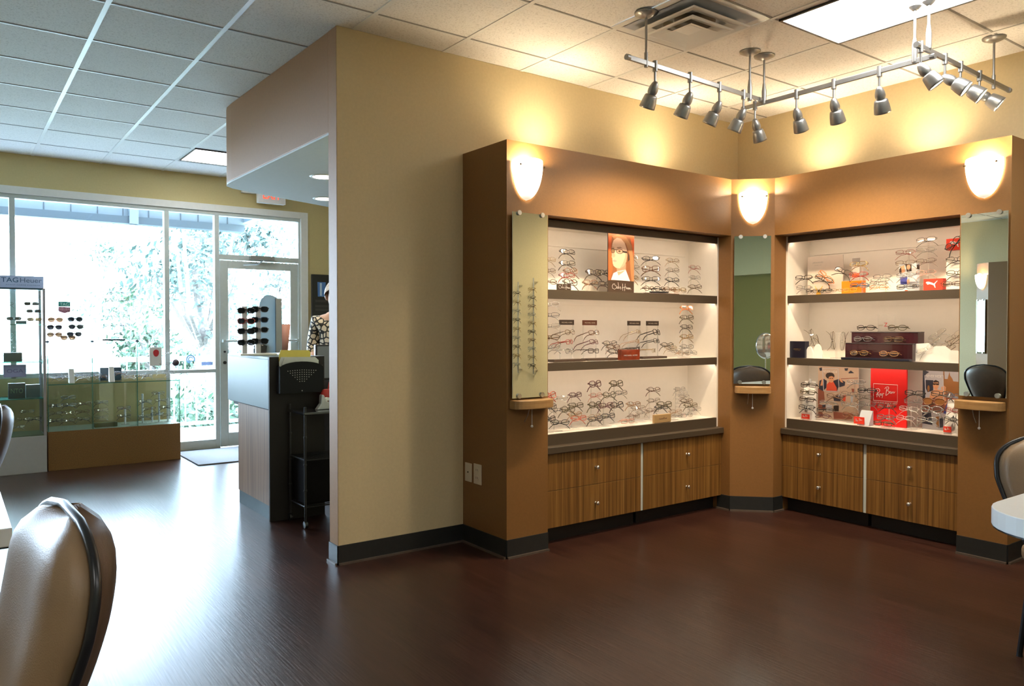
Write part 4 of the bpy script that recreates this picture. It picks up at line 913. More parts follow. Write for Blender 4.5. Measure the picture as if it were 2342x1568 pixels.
L1 = [(sand, Z([(750, 90), (1600, 90), (1600, 1190), (750, 1190)])), (brk, Z([(750, 560), (870, 540), (900, 820), (750, 900)])), (nvy, Z([(770, 130), (830, 110), (835, 180), (790, 190)])), (nvy, Z([(1310, 110), (1390, 105), (1370, 160), (1320, 160)])), (nvy, Z([(1395, 190), (1440, 150), (1510, 200), (1400, 212)])), (brk, Z([(1240, 325), (1590, 290), (1590, 302), (1240, 340)])),
      (nvy, Z([(770, 570), (780, 400), (870, 350), (940, 390), (930, 540), (860, 610)])), (nvy, Z([(1080, 380), (1200, 335), (1330, 390), (1320, 470), (1180, 520), (1160, 600), (1060, 600)])), (redp, Z([(930, 600), (940, 470), (1000, 400), (1080, 400), (1150, 520), (1160, 600)])), (skin2, Z([(800, 500), (840, 340), (870, 350), (850, 500)])), (skin2, Z([(1210, 320), (1260, 360), (1290, 410), (1240, 400), (1205, 350)])),
      (blk, Z(ell(1010, 280, 95, 70))), (skin2, Z(ell(1036, 345, 56, 78))), (blk, Z([(980, 275), (1090, 262), (1092, 300), (1040, 285), (985, 305)])), (blk, Z([(1000, 330), (1028, 328), (1028, 342), (1000, 344)])), (blk, Z([(1045, 326), (1075, 324), (1075, 338), (1045, 340)])), (lip, Z([(1012, 378), (1060, 374), (1040, 394)])), (brk, Z([(760, 900), (920, 900), (920, 1000), (760, 990)])), (nvy, Z([(850, 890), (915, 890), (915, 960), (850, 960)])), (sh_w, Z([(930, 890), (1060, 890), (1060, 1030), (930, 1030)])), (blk, Z([(1090, 900), (1200, 890), (1200, 1010), (1090, 1020)])), (brk, Z(ell(810, 1110, 55, 55))), (sand, Z([(1240, 620), (1580, 600), (1570, 810), (1240, 800)])), (redp, Z([(1280, 670), (1350, 660), (1340, 800), (1285, 800)])), (gp, Z([(1440, 680), (1500, 680), (1490, 800), (1450, 800)])), (brk, Z([(1460, 520), (1520, 520), (1510, 610), (1480, 610)])), (nvy, Z([(1080, 720), (1230, 660), (1240, 800), (1100, 800)])), (brk, Z([(1090, 1030), (1500, 1030), (1480, 1150), (1100, 1180)]))]
for fr_ in ([(845, 130), (1185, 118), (1185, 130), (845, 142)], [(845, 130), (858, 130), (885, 610), (870, 610)], [(1174, 118), (1187, 118), (1215, 600), (1203, 602)], [(870, 600), (1215, 590), (1215, 602), (870, 614)]): L1.append((sh_w, Z(fr_)))
c.print_(L1); c.text('NEVER HIDE', .31, .885, .045, .36, logo_white, out=.006)
c = Card('R', 2110, 2198, 845, 985, .22, .665); t = c.thing('poster', 'right poster with a person in sunglasses inside a white frame', 'poster', white_card, .006)
Z = lambda pts: zc(pts, 1110, 1920, 150, 1420)
sky_p = fm('print_greysky', (.50, .48, .52)); tower = fm('print_ochre', (.34, .14, .04))
L1 = [(sky_p, Z([(1110, 150), (1920, 150), (1920, 1420), (1110, 1420)])), (nvy, Z([(1110, 150), (1160, 180), (1250, 210), (1180, 260), (1160, 400), (1180, 800), (1110, 820)])), (tower, Z([(1540, 620), (1550, 160), (1570, 160), (1580, 340), (1640, 340), (1680, 180), (1690, 260), (1740, 330), (1760, 380), (1920, 390), (1920, 700), (1540, 720)])), (brk, Z([(1110, 780), (1560, 720), (1920, 740), (1920, 1000), (1110, 1100)])), (nvy, Z([(1170, 380), (1340, 380), (1340, 600), (1220, 640), (1180, 560)])),
      (skin2, Z(ell(1395, 480, 62, 95))), (blk, Z([(1340, 400), (1390, 370), (1460, 400), (1465, 450), (1440, 420), (1350, 430)])), (blk, Z([(1325, 445), (1465, 440), (1460, 475), (1410, 478), (1395, 462), (1380, 478), (1335, 475)])), (lip, Z([(1370, 535), (1425, 533), (1398, 555)])), (skin2, Z([(1260, 760), (1290, 620), (1380, 570), (1440, 570), (1560, 590), (1640, 850), (1590, 890), (1520, 760)])), (skin2, Z([(1510, 520), (1570, 480), (1610, 510), (1600, 650), (1530, 640)])), (tower, Z(ell(1240, 560, 25, 70))), (nvy, Z([(1110, 1060), (1340, 1060), (1340, 1330), (1110, 1310)])), (sky_p, Z([(1300, 1060), (1500, 1050), (1420, 1330), (1330, 1320)])), (tower, Z([(1400, 1150), (1470, 1130), (1470, 1360), (1420, 1360)])), (nvy, Z([(1480, 1180), (1560, 1150), (1560, 1350), (1490, 1370)])), (jean, Z([(1640, 830), (1760, 840), (1660, 1080), (1560, 1060)]))]
for fr_ in ([(1150, 285), (1555, 262), (1555, 276), (1150, 300)], [(1150, 285), (1163, 285), (1195, 800), (1180, 800)], [(1543, 265), (1557, 265), (1570, 800), (1556, 800)]): L1.append((sh_w, Z(fr_)))
c.print_(L1); c.text('NEVER HIDE', .30, .865, .045, .42, logo_white, out=.006)
def logo_stand(x0, x1, y0, y1, lx0, lx1, ly0, ly1, d, label, material, steps=0, name='logo_stand'):
    c = Card('R', x0, x1, y0, y1, d, .665); t = thing(name, label, 'display stand', c.base())
    m = M(); k = [c.p(u, v, o) for u, v, o in ((0, 0, 0), (1, 0, 0), (.98, 1, -.05), (.02, 1, -.05))]; b2 = [c.p(u, v, -.06) for u, v in ((0, 0), (1, 0), (.98, 1), (.02, 1))]
    m.add(k+b2, [(0, 1, 2, 3), (7, 6, 5, 4), (0, 4, 5, 1), (1, 5, 6, 2), (2, 6, 7, 3), (3, 7, 4, 0)]); m.obj('body', material, t)
    for s_ in range(steps):
        v = .22+.24*s_; p = c.p(.5, v, -.05*v+.012); q = c.p(.5, v+.1, -.05*v-.01)
        M().tube([q, p, p+Vector((0, 0, .02))], [.012, .010, .004], 8).obj('nose_rest', mat('grey_plastic', (.45, .43, .41), .4, var=.02), t)
    lc = Card('R', lx0, lx1, ly0, ly1, d-.006); lp = M(); lc.board(lp, .004); o = lp.obj('logo_label', puma_red, t)
    rb(lc, .08, .92, .18, .92, .0007, part=o, box=False, name='label_lettering')
logo_stand(1831, 1856, 872, 960, 1833, 1851, 946.6, 957, .05, 'white cascade spectacle stand with red label beside the corner post', white_card, 4)
logo_stand(1960, 1987, 939.5, 974, 1952.6, 1976.5, 953, 969, .05, 'grey angled block with a dark red logo label before the left poster', mat('silver_block', (.42, .46, .50), .3, var=.02))
logo_stand(2158, 2199, 915, 990, 2157.5, 2175.4, 975, 988, .035, 'white cascade spectacle stand with red label at the right end', white_card, 3)
# ------------------------------------------------------------------ outdoors beyond the shop front
conc = mat('pale_concrete', (.50, .56, .62), .8, var=.05, vscale=4); grass_m = mat('lawn', (.13, .15, .13), .9, var=.3, vscale=6)
struct('ground_walk', M().box(-12, 14, YW+.12, 10.75, -.12, -.005), conc)
struct('ground_lawn', M().box(-30, 32, 10.75, 60, -.62, -.5), grass_m)
struct('ground_kerb', M().box(-12, 14, 10.75, 10.9, -.6, -.01), conc)
rail_m = mat('white_rail_paint', (.42, .45, .46), .5, var=.02)
YR = 10.42
t = thing('railing', 'white metal railing with thin balusters outside the shop windows', 'railing', (1.5, YR, 0))
M().box(-7, 9, YR-.03, YR+.03, .905, .965).obj('top_rail', rail_m, t, bevel=.01); M().box(-7, 9, YR-.02, YR+.02, .08, .12).obj('bottom_rail', rail_m, t)
for k in range(8): x = -6.6+2.02*k; M().box(x-.03, x+.03, YR-.03, YR+.03, -.005, .905).obj('post', rail_m, t)
bal = M()
x = -7
while x < 9: bal.box(x-.008, x+.008, YR-.008, YR+.008, .12, .905); x += .135
bl = bal.obj('balusters', rail_m, t); bl['kind'] = 'stuff'
# porch roof with a panelled fascia
porch_m = mat('porch_panel_blue_white', (.125, .165, .195), .5, var=.03); beam_m = mat('porch_beam_grey', (.022, .040, .055), .5, var=.03)
zl = at(300, 507, 1, 10.6).z; xr_ = at(556, 522, 1, 10.6).x
t = thing('porch_roof', 'pale blue porch roof edge seen through the top of the shop windows', 'porch roof', (0, 10.0, 3.15))
M().box(-6, xr_+.12, 8.9, 10.75, 3.30, 3.42).obj('roof_deck', porch_m, t)
M().box(-6, xr_, 10.60, 10.66, zl+.06, 3.30).obj('fascia_panel', porch_m, t)
M().box(-6, xr_, 10.54, 10.70, zl-.03, zl+.06).obj('edge_beam', beam_m, t)
M().box(xr_, xr_+.10, 8.95, 10.70, zl+.1, 3.30).obj('end_panel', porch_m, t)
sm = M()
for px in (30, 100, 162, 223, 281, 340, 413, 453, 520):
    x = at(px, 480, 1, 10.6).x
    sm.box(x-.006, x+.006, 10.592, 10.60, zl+.06, 3.30)
s_ = sm.obj('panel_seams', beam_m, t); s_['kind'] = 'stuff'
x = at(305, 480, 1, 10.55).x; M().box(x-.05, x+.05, 10.50, 10.60, zl-.03, 3.30).obj('bracket', porch_m, t)
# trees and shrubs
def leaf_mat(name, col):
    m = mat(name, col, .6, var=.35, vscale=3); return m
lf = [leaf_mat('leaf_grey_green', (.040, .075, .064)), leaf_mat('leaf_green', (.036, .080, .042)), leaf_mat('leaf_pale', (.060, .10, .072))]
bark = mat('bark', (.10, .09, .08), .8, var=.3)
def leaves(blobs, n, size, seed):
    rg = random.Random(seed); m = M()
    for _ in range(n):
        cx_, cy_, cz_, r_ = blobs[rg.randrange(len(blobs))]
        d = Vector((rg.gauss(0, 1), rg.gauss(0, 1), rg.gauss(0, .8))).normalized()*r_*rg.random()**.45
        c = Vector((cx_, cy_, cz_))+d; u = Vector((rg.gauss(0, 1), rg.gauss(0, 1), rg.gauss(0, 1))).normalized(); v = u.orthogonal().normalized(); w = size*rg.uniform(.6, 1.3)
        m.add([c-u*w, c+v*w*.55, c+u*w, c-v*w*.55], [(0, 1, 2, 3)])
    return m
def tree(x, y, h, spread, seed, n, lm, label, size=.075):
    rg = random.Random(seed); z0 = -.5
    t = thing('tree', label, 'tree', (x, y, z0), 0, 'trees outside the shop')
    blobs = [(x+rg.uniform(-1, 1)*spread*.7, y+rg.uniform(-1, 1)*spread*.5, z0+h*rg.uniform(.34, .95), spread*rg.uniform(.22, .42)) for _ in range(13)]
    M().tube([(x, y, z0), (x+.1, y, z0+h*.3), (x-.05, y+.1, z0+h*.6)], [.16, .12, .06], 8).obj('trunk', bark, t)
    br_ = M()
    for b_ in blobs[:8]: br_.tube([(x+.05, y, z0+h*.3), ((x+b_[0])/2, (y+b_[1])/2, z0+h*.42), b_[:3]], [.06, .04, .015], 6)
    o = br_.obj('branches', bark, t); o['kind'] = 'stuff'
    o = leaves(blobs, n, size, seed).obj('foliage', lm, t); o['kind'] = 'stuff'
P = at(455, 640, 1, 14.6); tree(P.x, 14.6, 4.9, 1.9, 3, 3600, lf[0], 'grey green tree seen through the narrow pane beside the shop door')
P = at(330, 640, 1, 23); tree(P.x, 23, 4.6, 2.0, 4, 2200, lf[2], 'pale tree behind the display rack, left of the tall mullion')
P = at(590, 640, 1, 18.6); tree(P.x, 18.6, 4.6, 1.9, 6, 3000, lf[0], 'grey green tree seen through the glass door')
P = at(365, 760, 1, 17.5); tree(P.x, 17.5, 2.6, 1.0, 8, 1700, lf[1], 'low green tree just left of the tall mullion', .07)
hedge = leaves([(at(px, 800, 1, 12.5).x, 12.5+.5*math.sin(px), -.05+.12*math.sin(px*1.7), .62) for px in range(395, 640, 12)], 3600, .06, 12).obj('shrubs', lf[1])
tag(hedge, 'bank of green shrubs behind the white railing', 'shrubs', kind='stuff')

# ------------------------------------------------------------------ display tower and glass counter by the window
def putw(px, py, y, shape, col, label, grp='eyeglasses in the window displays', lensm=None, yaw=0, pitch=-10, roll=0, folded=1, sc=1.0, rest=None, name='eyeglasses', cat='eyeglasses'):
    p = at(px, py, 1, y)
    if rest is not None: p.z = rest
    return eyewear(p, math.radians(yaw), math.radians(pitch), math.radians(roll), shape, col, label, grp, lensm=lensm, folded=folded, sc=sc, name=name, cat=cat)
sil_post = mat('tower_post', (.42, .40, .44), .3, metal=.4, var=.03); tower_white = mat('tower_base_laminate', (.52, .53, .54), .45, var=.02)
particle = mat('cork_brown_laminate', (.25, .125, .035), .5, var=.35, vscale=160); header_m = glow_mat('tower_header', (.52, .54, .60), .7); teal_ink = mat('teal_ink', (.01, .075, .13), .4); grey_ink2 = mat('slate_ink', (.10, .14, .18), .4)
TY = 8.22; tx0, tx1 = -.12, .728
t = thing('display_tower', 'tall glass display tower with a blue lettered header at the left edge', 'display tower', ((tx0+tx1)/2, TY+.2, 0))
M().box(tx0, tx1, TY, TY+.42, 0, .335).obj('base', tower_white, t, bevel=.003)
hd = M().box(tx0, tx1-.012, TY, TY+.42, 1.682, 1.79).obj('header', header_m, t, bevel=.003)
M().box(tx0, tx1-.02, TY+.002, TY+.418, 1.668, 1.682).obj('header_trim', mat('dark_teal_trim', (.01, .05, .08), .3), t)
for x in (tx0, tx1-.022): M().box(x, x+.022, TY, TY+.022, .335, 1.682).obj('post', sil_post, t)
for x in (tx0, tx1-.022): M().box(x, x+.022, TY+.398, TY+.42, .335, 1.682).obj('post', sil_post, t)
M().box(tx0+.022, tx1-.022, TY+.004, TY+.008, .337, 1.668).obj('glass_front', case_glass, t)
M().box(tx1-.006, tx1-.002, TY+.022, TY+.398, .337, 1.668).obj('glass_side', case_glass, t)
SH = {}
for key, py in (('a', 741), ('b', 827), ('c', 912)):
    z = at(50, py, 1, TY+.03).z; SH[key] = z
    M().box(tx0+.022, tx1-.022, TY+.012, TY+.40, z-.006, z).obj('glass_shelf', glass_edge, t)
m = M().box(tx0+.022, tx1-.022, TY+.012, TY+.40, .336, .345); m.obj('floor_plate', mat('green_plate', (.16, .22, .13), .4, var=.05), t)
def flat_text(txt, x, z, y, h, w, material, parent):
    tm, tw = text_mesh(txt, 1.0); k = w/tw; kz = h/.7; m = M(); m.f = tm.f; m.mi = tm.mi; m.v = [Vector((x+q.x*k, y, z+q.z*kz)) for q in tm.v]
    return m.obj('lettering', material, parent)
xa, xb, xc = at(3, 645, 1, TY).x, at(42, 645, 1, TY).x, at(95, 645, 1, TY).x
flat_text('TAG', (xa+xb)/2, 1.731, TY-.0012, .042, xb-xa, teal_ink, hd); flat_text('Heuer', (xb+xc)/2+.005, 1.731, TY-.0012, .042, xc-xb-.012, grey_ink2, hd)
flat_text('AVANT-GARDE EYEWEAR', (xa+xc)/2+.01, 1.703, TY-.0012, .009, (xc-xa)*.86, grey_ink2, hd)
TI = TY+.12
tw = 'the tall glass tower'
for px, py, sh, c, ln, lab in ((77, 677, TH, 'teal', lens_m, 'topmost in'), (72, 694, R, 'black', lens_dark, 'second from the top in'), (77, 711, R, 'teal', lens_dark, 'third from the top in'), (32, 728, R, 'blue', lens_dark, 'left of the fourth row in'), (56, 727, R, 'grey', lens_m, 'middle of the fourth row in'), (79, 730, R, T_, lens_brown, 'right of the fourth row in'),
                          (14, 694, TH, T_, lens_m, 'cut by the picture edge in'), (44, 762, TH, S_, lens_m, 'pale pair below the grey box in'), (43, 778, TH, S_, lens_m, 'pale pair above the black box in'), (71, 778, TH, 'clear', lens_m, 'clear pair above the black box in'), (47, 794, TH, 'grey', lens_m, 'grey pair just above the black box in'), (72, 812, TH, 'clear', lens_m, 'clear pair right of the black box in'), (72, 845, TH, S_, lens_m, 'silver pair right of the purple box in'),
                          (62, 940, TH, D_, lens_m, 'upper pair of the green bottom of'), (52, 958, TH, D_, lens_m, 'lower left pair at the green bottom of'), (78, 957, R, 'black', lens_m, 'lower right pair of the green bottom of'), (40, 975, TH, S_, lens_m, 'silver pair at the foot of')):
    putw(px, py, TI, sh, c, f'{c} {sh} eyewear, {lab} {tw}', lensm=ln, sc=.92)
def wbox(px0, px1, py0, py1, y, dep, name, label, cat, material, txt=None, ink=None, base=None):
    a = at(px0, (py0+py1)/2, 1, y); b2 = at(px1, (py0+py1)/2, 1, y); z1 = at((px0+px1)/2, py0, 1, y).z; z0 = at((px0+px1)/2, py1, 1, y).z
    if base is not None: z0 = base+.001
    t = thing(name, label, cat, ((a.x+b2.x)/2, y, z0)); M().box(a.x, b2.x, y, y+dep, z0, z1).obj('body', material, t, bevel=.002)
    if txt: flat_text(txt, (a.x+b2.x)/2, z0+(z1-z0)*.36, y-.0012, (z1-z0)*.3, (b2.x-a.x)*.72, ink, t)
    return t
teal_box = mat('dark_teal_box', (.006, .030, .040), .35, var=.05); purple = glow_mat('purple_board', (.33, .29, .38), .5); greybox = mat('grey_teal_box', (.10, .17, .19), .4, var=.03)
wbox(36, 61, 733, 744, TI, .06, 'display_block', 'small grey block on the upper glass shelf of the tower', 'display block', greybox, base=SH['a'])
wbox(8, 51, 806, 827, TI-.04, .08, 'display_box', 'black box on the middle glass shelf of the tower', 'box', teal_box, base=SH['b'])
wbox(8, 60, 834, 862, TI-.03, .02, 'name_board', 'purple lettered board hanging in the tower below the black box', 'sign', purple, 'OGA', mat('dark_purple_ink', (.12, .07, .2), .4))
wbox(19, 58, 876, 912, TI-.04, .05, 'name_board', 'dark teal lettered board on the lower glass shelf of the tower', 'sign', teal_box, 'NTO', mat('green_ink', (.15, .30, .16), .4), base=SH['c'])
wbox(59, 92, 879, 912, TI, .05, 'display_box', 'dark teal box right of the lettered board in the tower', 'box', greybox, base=SH['c'])

KY = 8.24; kx0, kx1 = at(110, 1030, 1, KY).x, at(413, 1020, 1, KY).x
t = thing('glass_counter', 'long glass display counter on a brown base under the window', 'display counter', ((kx0+kx1)/2, KY+.2, 0))
M().box(kx0, kx1, KY, KY+.44, 0, .362).obj('base', particle, t, bevel=.003)
KT = .80
M().box(kx0+.003, kx1-.003, KY+.006, KY+.010, .364, KT-.008).obj('glass_front', case_glass, t)
M().box(kx0, kx1, KY, KY+.44, KT-.008, KT).obj('glass_top', case_glass, t)
M().box(kx0, kx1, KY, KY+.003, KT-.008, KT).obj('glass_rim', glass_edge, t)
xs = [kx0+.002, at(211.5, 920, 1, KY).x, at(314, 920, 1, KY).x, kx1-.008]
for x in xs: M().box(x, x+.006, KY+.012, KY+.09, .364, KT-.009).obj('glass_divider', case_glass, t)
for x in xs: M().box(x, x+.006, KY, KY+.0055, .364, KT-.009).obj('divider_edge', glass_edge, t)
M().box(kx0, kx1, KY+.0, KY+.44, .3625, .3635).obj('floor_plate', mat('counter_floor', (.30, .33, .24), .4, var=.05), t)
ZU = at(200, 781, 1, KY+.02).z
up = thing('glass_shelf_rack', 'upright glass shelf rack standing on the glass counter', 'display rack', (xs[1], KY+.2, KT))
for x in xs[:3]: M().box(x, x+.006, KY+.012, KY+.045, KT+.001, ZU).obj('upright', case_glass, up)
for x in xs[:3]: M().box(x, x+.006, KY+.006, KY+.0115, KT+.001, ZU+ (.16 if x == xs[1] else 0)).obj('upright_edge', glass_edge, up)
M().box(xs[0], xs[2]+.01, KY+.006, KY+.30, ZU+.001, ZU+.006).obj('glass_shelf', case_glass, up)
for x in xs[:3]: M().box(x-.012, x+.018, KY-.002, KY+.005, ZU-.006, ZU+.010).box(x-.001, x+.007, KY-.003, KY+.0, ZU-.016, ZU+.02).obj('clamp', mat('clamp_blue', (.04, .08, .13), .3, metal=.5), up)
# board with sunglasses and shield sign
BY = KY+.16
a = at(108, 700, 1, BY); b2 = at(205, 700, 1, BY)
t = thing('sunglass_board', 'clear board of sunglasses on the glass rack left of the window mullion', 'display rack', ((a.x+b2.x)/2, BY, ZU+.006))
M().box(a.x, b2.x, BY+.05, BY+.055, ZU+.0065, at(150, 680, 1, BY).z).obj('clear_board', clear_mat('clear_board', (.99, .99, .99), .03), t)
for k, (px, py, sh, c, ln, lab) in enumerate(((127, 731, 'wayfarer', 'orange', lens_brown, 'orange sunglasses at the top left of the sunglass board'), (172, 730, 'wayfarer', 'teal', lens_dark, 'teal sunglasses at the top right of the sunglass board'), (125, 748, 'wayfarer', 'black', lens_dark, 'black sunglasses in the middle left of the sunglass board'), (174, 747, 'wayfarer', 'green', lens_dark, 'green sunglasses in the middle right of the sunglass board'),
                          (125, 765, 'wayfarer', T_, lens_brown, 'tortoiseshell sunglasses at the lower left of the sunglass board'), (170, 764, 'wayfarer', 'black', lens_dark, 'black sunglasses at the lower right of the sunglass board'), (156, 772, 'wayfarer', 'olive', lens_brown, 'olive sunglasses lowest on the sunglass board'))):
    putw(px, py, BY, sh, c, lab, 'sunglasses on the clear board', lensm=ln, pitch=-3, folded=2, sc=.95, name='sunglasses', cat='sunglasses')
putw(194, 747, BY-.02, TH, 'green', 'pale green eyeglasses beside the middle right sunglasses'); putw(194, 763, BY-.02, TH, 'grey', 'grey eyeglasses beside the lower right sunglasses')
a = at(134, 703, 1, BY); b2 = at(161.5, 703, 1, BY); zt = at(148, 689.5, 1, BY).z; zb = at(148, 716.5, 1, BY).z; zm = at(148, 701, 1, BY).z; xm = (a.x+b2.x)/2
t = thing('shield_sign', 'green and red shield sign above the sunglasses', 'sign', (xm, BY, zb))
M().add([(a.x, BY+.01, zm), (b2.x, BY+.01, zm), (b2.x, BY+.01, zt), (a.x, BY+.01, zt), (a.x, BY+.02, zm), (b2.x, BY+.02, zm), (b2.x, BY+.02, zt), (a.x, BY+.02, zt)], [(0, 1, 2, 3), (7, 6, 5, 4), (0, 4, 5, 1), (1, 5, 6, 2), (2, 6, 7, 3), (3, 7, 4, 0)]).obj('upper_field', glow_mat('sign_green', (.12, .27, .23), .7), t)
zk = zb+(zm-zb)*.30; pts = [(a.x, zm-.002), (a.x, zk), (xm, zb), (b2.x, zk), (b2.x, zm-.002)]
M().prism(pts, BY+.01, BY+.02, lambda u, v, w: (u, w, v)).obj('lower_field', glow_mat('sign_red', (.29, .17, .18), .7), t)
flat_text('TAG', xm, zm+(zt-zm)*.18, BY+.0085, (zt-zm)*.62, (b2.x-a.x)*.72, white, t); flat_text('HEUER', xm, zk+(zm-zk)*.25, BY+.0085, (zm-zk)*.5, (b2.x-a.x)*.82, mat('sign_pink_ink', (.75, .45, .45), .4), t)
# second rack: faint thin frames against the sky
RY = KY+.18; a = at(232, 700, 1, RY); b2 = at(300, 700, 1, RY)
t = thing('eyeglass_rack', 'clear rack of faint thin eyeglasses against the bright window', 'display rack', ((a.x+b2.x)/2, RY, ZU+.006))
M().box(a.x, b2.x, RY+.05, RY+.054, ZU+.0065, at(265, 664, 1, RY).z).obj('clear_board', MATS['clear_board'], t)
M().box(a.x+.0, a.x+.2, RY-.04, RY+.05, ZU+.0065, ZU+.022).obj('dark_foot', teal_box, t)
k = 0
for py in (667, 685, 706, 721, 742, 762):
    for px, side in ((252, 'left'), (281, 'right')):
        if (py, side) == (742, 'zz'): continue
        putw(px, py, RY, TH, 'grey' if (k % 3) else 'blue', f'faint {"grey" if (k % 3) else "blue"} thin eyeglasses, {ORD[(667, 685, 706, 721, 742, 762).index(py)]} on the {side} of the clear rack', 'faint eyeglasses on the clear rack'); k += 1
# on the counter top
wbox(229, 278, 840, 872, KY+.27, .09, 'display_box', 'dark teal box on the glass counter behind a white cascade stand', 'box', teal_box, base=KT+.001)
def cascade(px, y, z0, h, label):
    p = at(px, 860, 1, y); t = thing('spectacle_cascade', label, 'display stand', (p.x, y, z0))
    M().prism([(0, 0), (.09, 0), (.07, h), (.055, h)], -.022, .022, lambda u, v, w: (p.x+w, y+u, z0+v)).obj('body', white_card, t, bevel=.003)
    return p.x
cascade(257, KY+.02, KT+.001, .145, 'white cascade spectacle stand before the dark teal box'); cascade(165, KY+.05, KT+.001, .135, 'white cascade spectacle stand near the middle of the left glass counter')
wbox(342, 370, 794, 836, KY+.2, .01, 'balloon_card', 'small white card with a red balloon on the counter end', 'display card', white_card)
pb = at(357, 805.5, 1, KY+.198); xw = at(364, 805, 1, KY+.198).x-pb.x
bt = thing('balloon_emblem', None, None)
bpy.data.objects.remove(bt)
bc = [o for o in COL.objects if o.get('label', '').startswith('small white card with a red balloon')][0]
M().prism([(pb.x+xw*.95*math.sin(a_), pb.z+xw*(1.0*math.cos(a_) if math.cos(a_) > 0 else 1.5*math.cos(a_))) for a_ in [2*PI*k/24 for k in range(24)]], KY+.197, KY+.1995, lambda u, v, w: (u, w, v)).obj('balloon_print', mat('balloon_red', (.60, .02, .03), .3), bc)
M().box(pb.x-.003, pb.x+.07, KY+.19, KY+.23, KT+.0005, KT+.004).obj('card_foot', acrylic, bc)
p = at(402, 829, 1, KY+.12); t = thing('glass_ball', 'dark glass ball at the right end of the counter', 'ornament', (p.x, p.y, KT))
M().lathe([(.036*math.sin(PI*k/14), .036*math.cos(PI*k/14)) for k in range(15)], 20, Matrix.Translation(p)).obj('ball', mat('dark_ball', (.06, .035, .04), .15, var=.6, vscale=40, coat=.5), t, smooth=True)
M().cyl((p.x, p.y, KT), (p.x, p.y, p.z-.034), .008).obj('stem', acrylic, t)
gtop = 'eyeglasses standing on the glass counter'
r2 = random.Random(4)
NTH = 'first second third fourth fifth sixth seventh eighth ninth tenth eleventh twelfth thirteenth fourteenth fifteenth sixteenth seventeenth eighteenth nineteenth twentieth twenty-first twenty-second twenty-third twenty-fourth twenty-fifth twenty-sixth'.split()
for k, (px, py, c) in enumerate(((118, 842, 'silver'), (118, 862, 'clear'), (127, 846, 'blue'), (133, 866, 'blue'), (142, 858, 'grey'), (152, 868, 'grey'), (176, 856, 'blue'), (186, 832, 'grey'), (190, 862, 'silver'), (203, 858, 'burgundy'), (219, 856, 'grey'), (232, 860, 'tortoiseshell'), (276, 852, 'tortoiseshell'), (290, 858, 'clear'), (296, 868, 'silver'), (306, 846, 'clear'), (322, 858, 'black'), (326, 832, 'clear'), (338, 858, 'black'), (346, 846, 'silver'), (362, 838, 'silver'), (372, 850, 'clear'), (378, 832, 'grey'), (384, 806, 'silver'), (388, 846, 'grey'), (390, 854, 'silver'))):
    putw(px, min(py, 862), KY+.06+.045*(k % 4), TH if c not in ('black', T_) else R, c, f'{c} eyeglasses standing on the glass counter top, {NTH[k]} from its left end', gtop, yaw=r2.uniform(-20, 20), sc=.85)
gin = 'eyeglasses inside the glass counter'
for px, py, sh, c, lab in ((157, 908, R, 'grey', 'topmost in the left bay'), (127, 927, R, D_, 'second row left in the left bay'), (158, 925, R, 'blue', 'second row middle in the left bay'), (192, 922, O, T_, 'second row right in the left bay'), (127, 944, O, B_, 'third row left in the left bay'), (157, 943, O, G_, 'third row middle in the left bay'), (190, 940, O, T_, 'third row right in the left bay'), (127, 961, R, D_, 'bottom row left in the left bay'), (156, 960, R, B_, 'bottom row middle in the left bay'), (190, 957, R, 'black', 'bottom row right in the left bay'),
                          (232, 919, R, B_, 'topmost beside the second divider'), (232, 937, R, T_, 'second beside the second divider'), (232, 953, TH, D_, 'third beside the second divider'), (284, 932, R, 'burgundy', 'upper pair in the middle bay'), (284, 950, R, 'grey', 'lower pair in the middle bay'),
                          (362, 898, TH, D_, 'topmost in the right bay'), (333, 917, R, D_, 'second row left in the right bay'), (368, 914, TH, B_, 'second row right in the right bay'), (342, 933, O, T_, 'third row left in the right bay'), (380, 930, R, 'black', 'third row right in the right bay'), (360, 946, R, 'black', 'bottom row middle in the right bay'), (332, 951, R, 'grey', 'bottom row left in the right bay'), (386, 948, TH, D_, 'bottom row right in the right bay')):
    putw(px, py, KY+.14, sh, c, f'{c} {sh} eyeglasses, {lab} of the counter', gin, yaw=r2.uniform(-8, 8), sc=.97)
wbox(217, 269, 966, 985, KY+.08, .07, 'spectacle_case', 'olive spectacle case on the counter floor in the middle bay', 'case', mat('olive_case', (.12, .11, .025), .5, var=.1), base=.364)
for k, (px, y0_) in enumerate(((326, 900), (348, 930), (364, 896), (384, 910), (286, 935))):
    p = at(px, 960, 1, KY+.20); z1 = at(px, y0_, 1, KY+.20).z
    t = thing('rod_stand', 'white rod eyeglass stand in the counter, ' + ('leftmost of the right bay', 'short one in the right bay', 'tallest of the right bay', 'rightmost of the right bay', 'alone in the middle bay')[k], 'eyeglass stand', (p.x, p.y, .364), 0, 'white rod stands in the counter')
    M().cyl((p.x, p.y, .367), (p.x, p.y, z1), .009, 12).obj('rod', white, t); M().box(p.x-.035, p.x+.035, p.y-.03, p.y+.03, .364, .370).obj('base', acrylic, t)
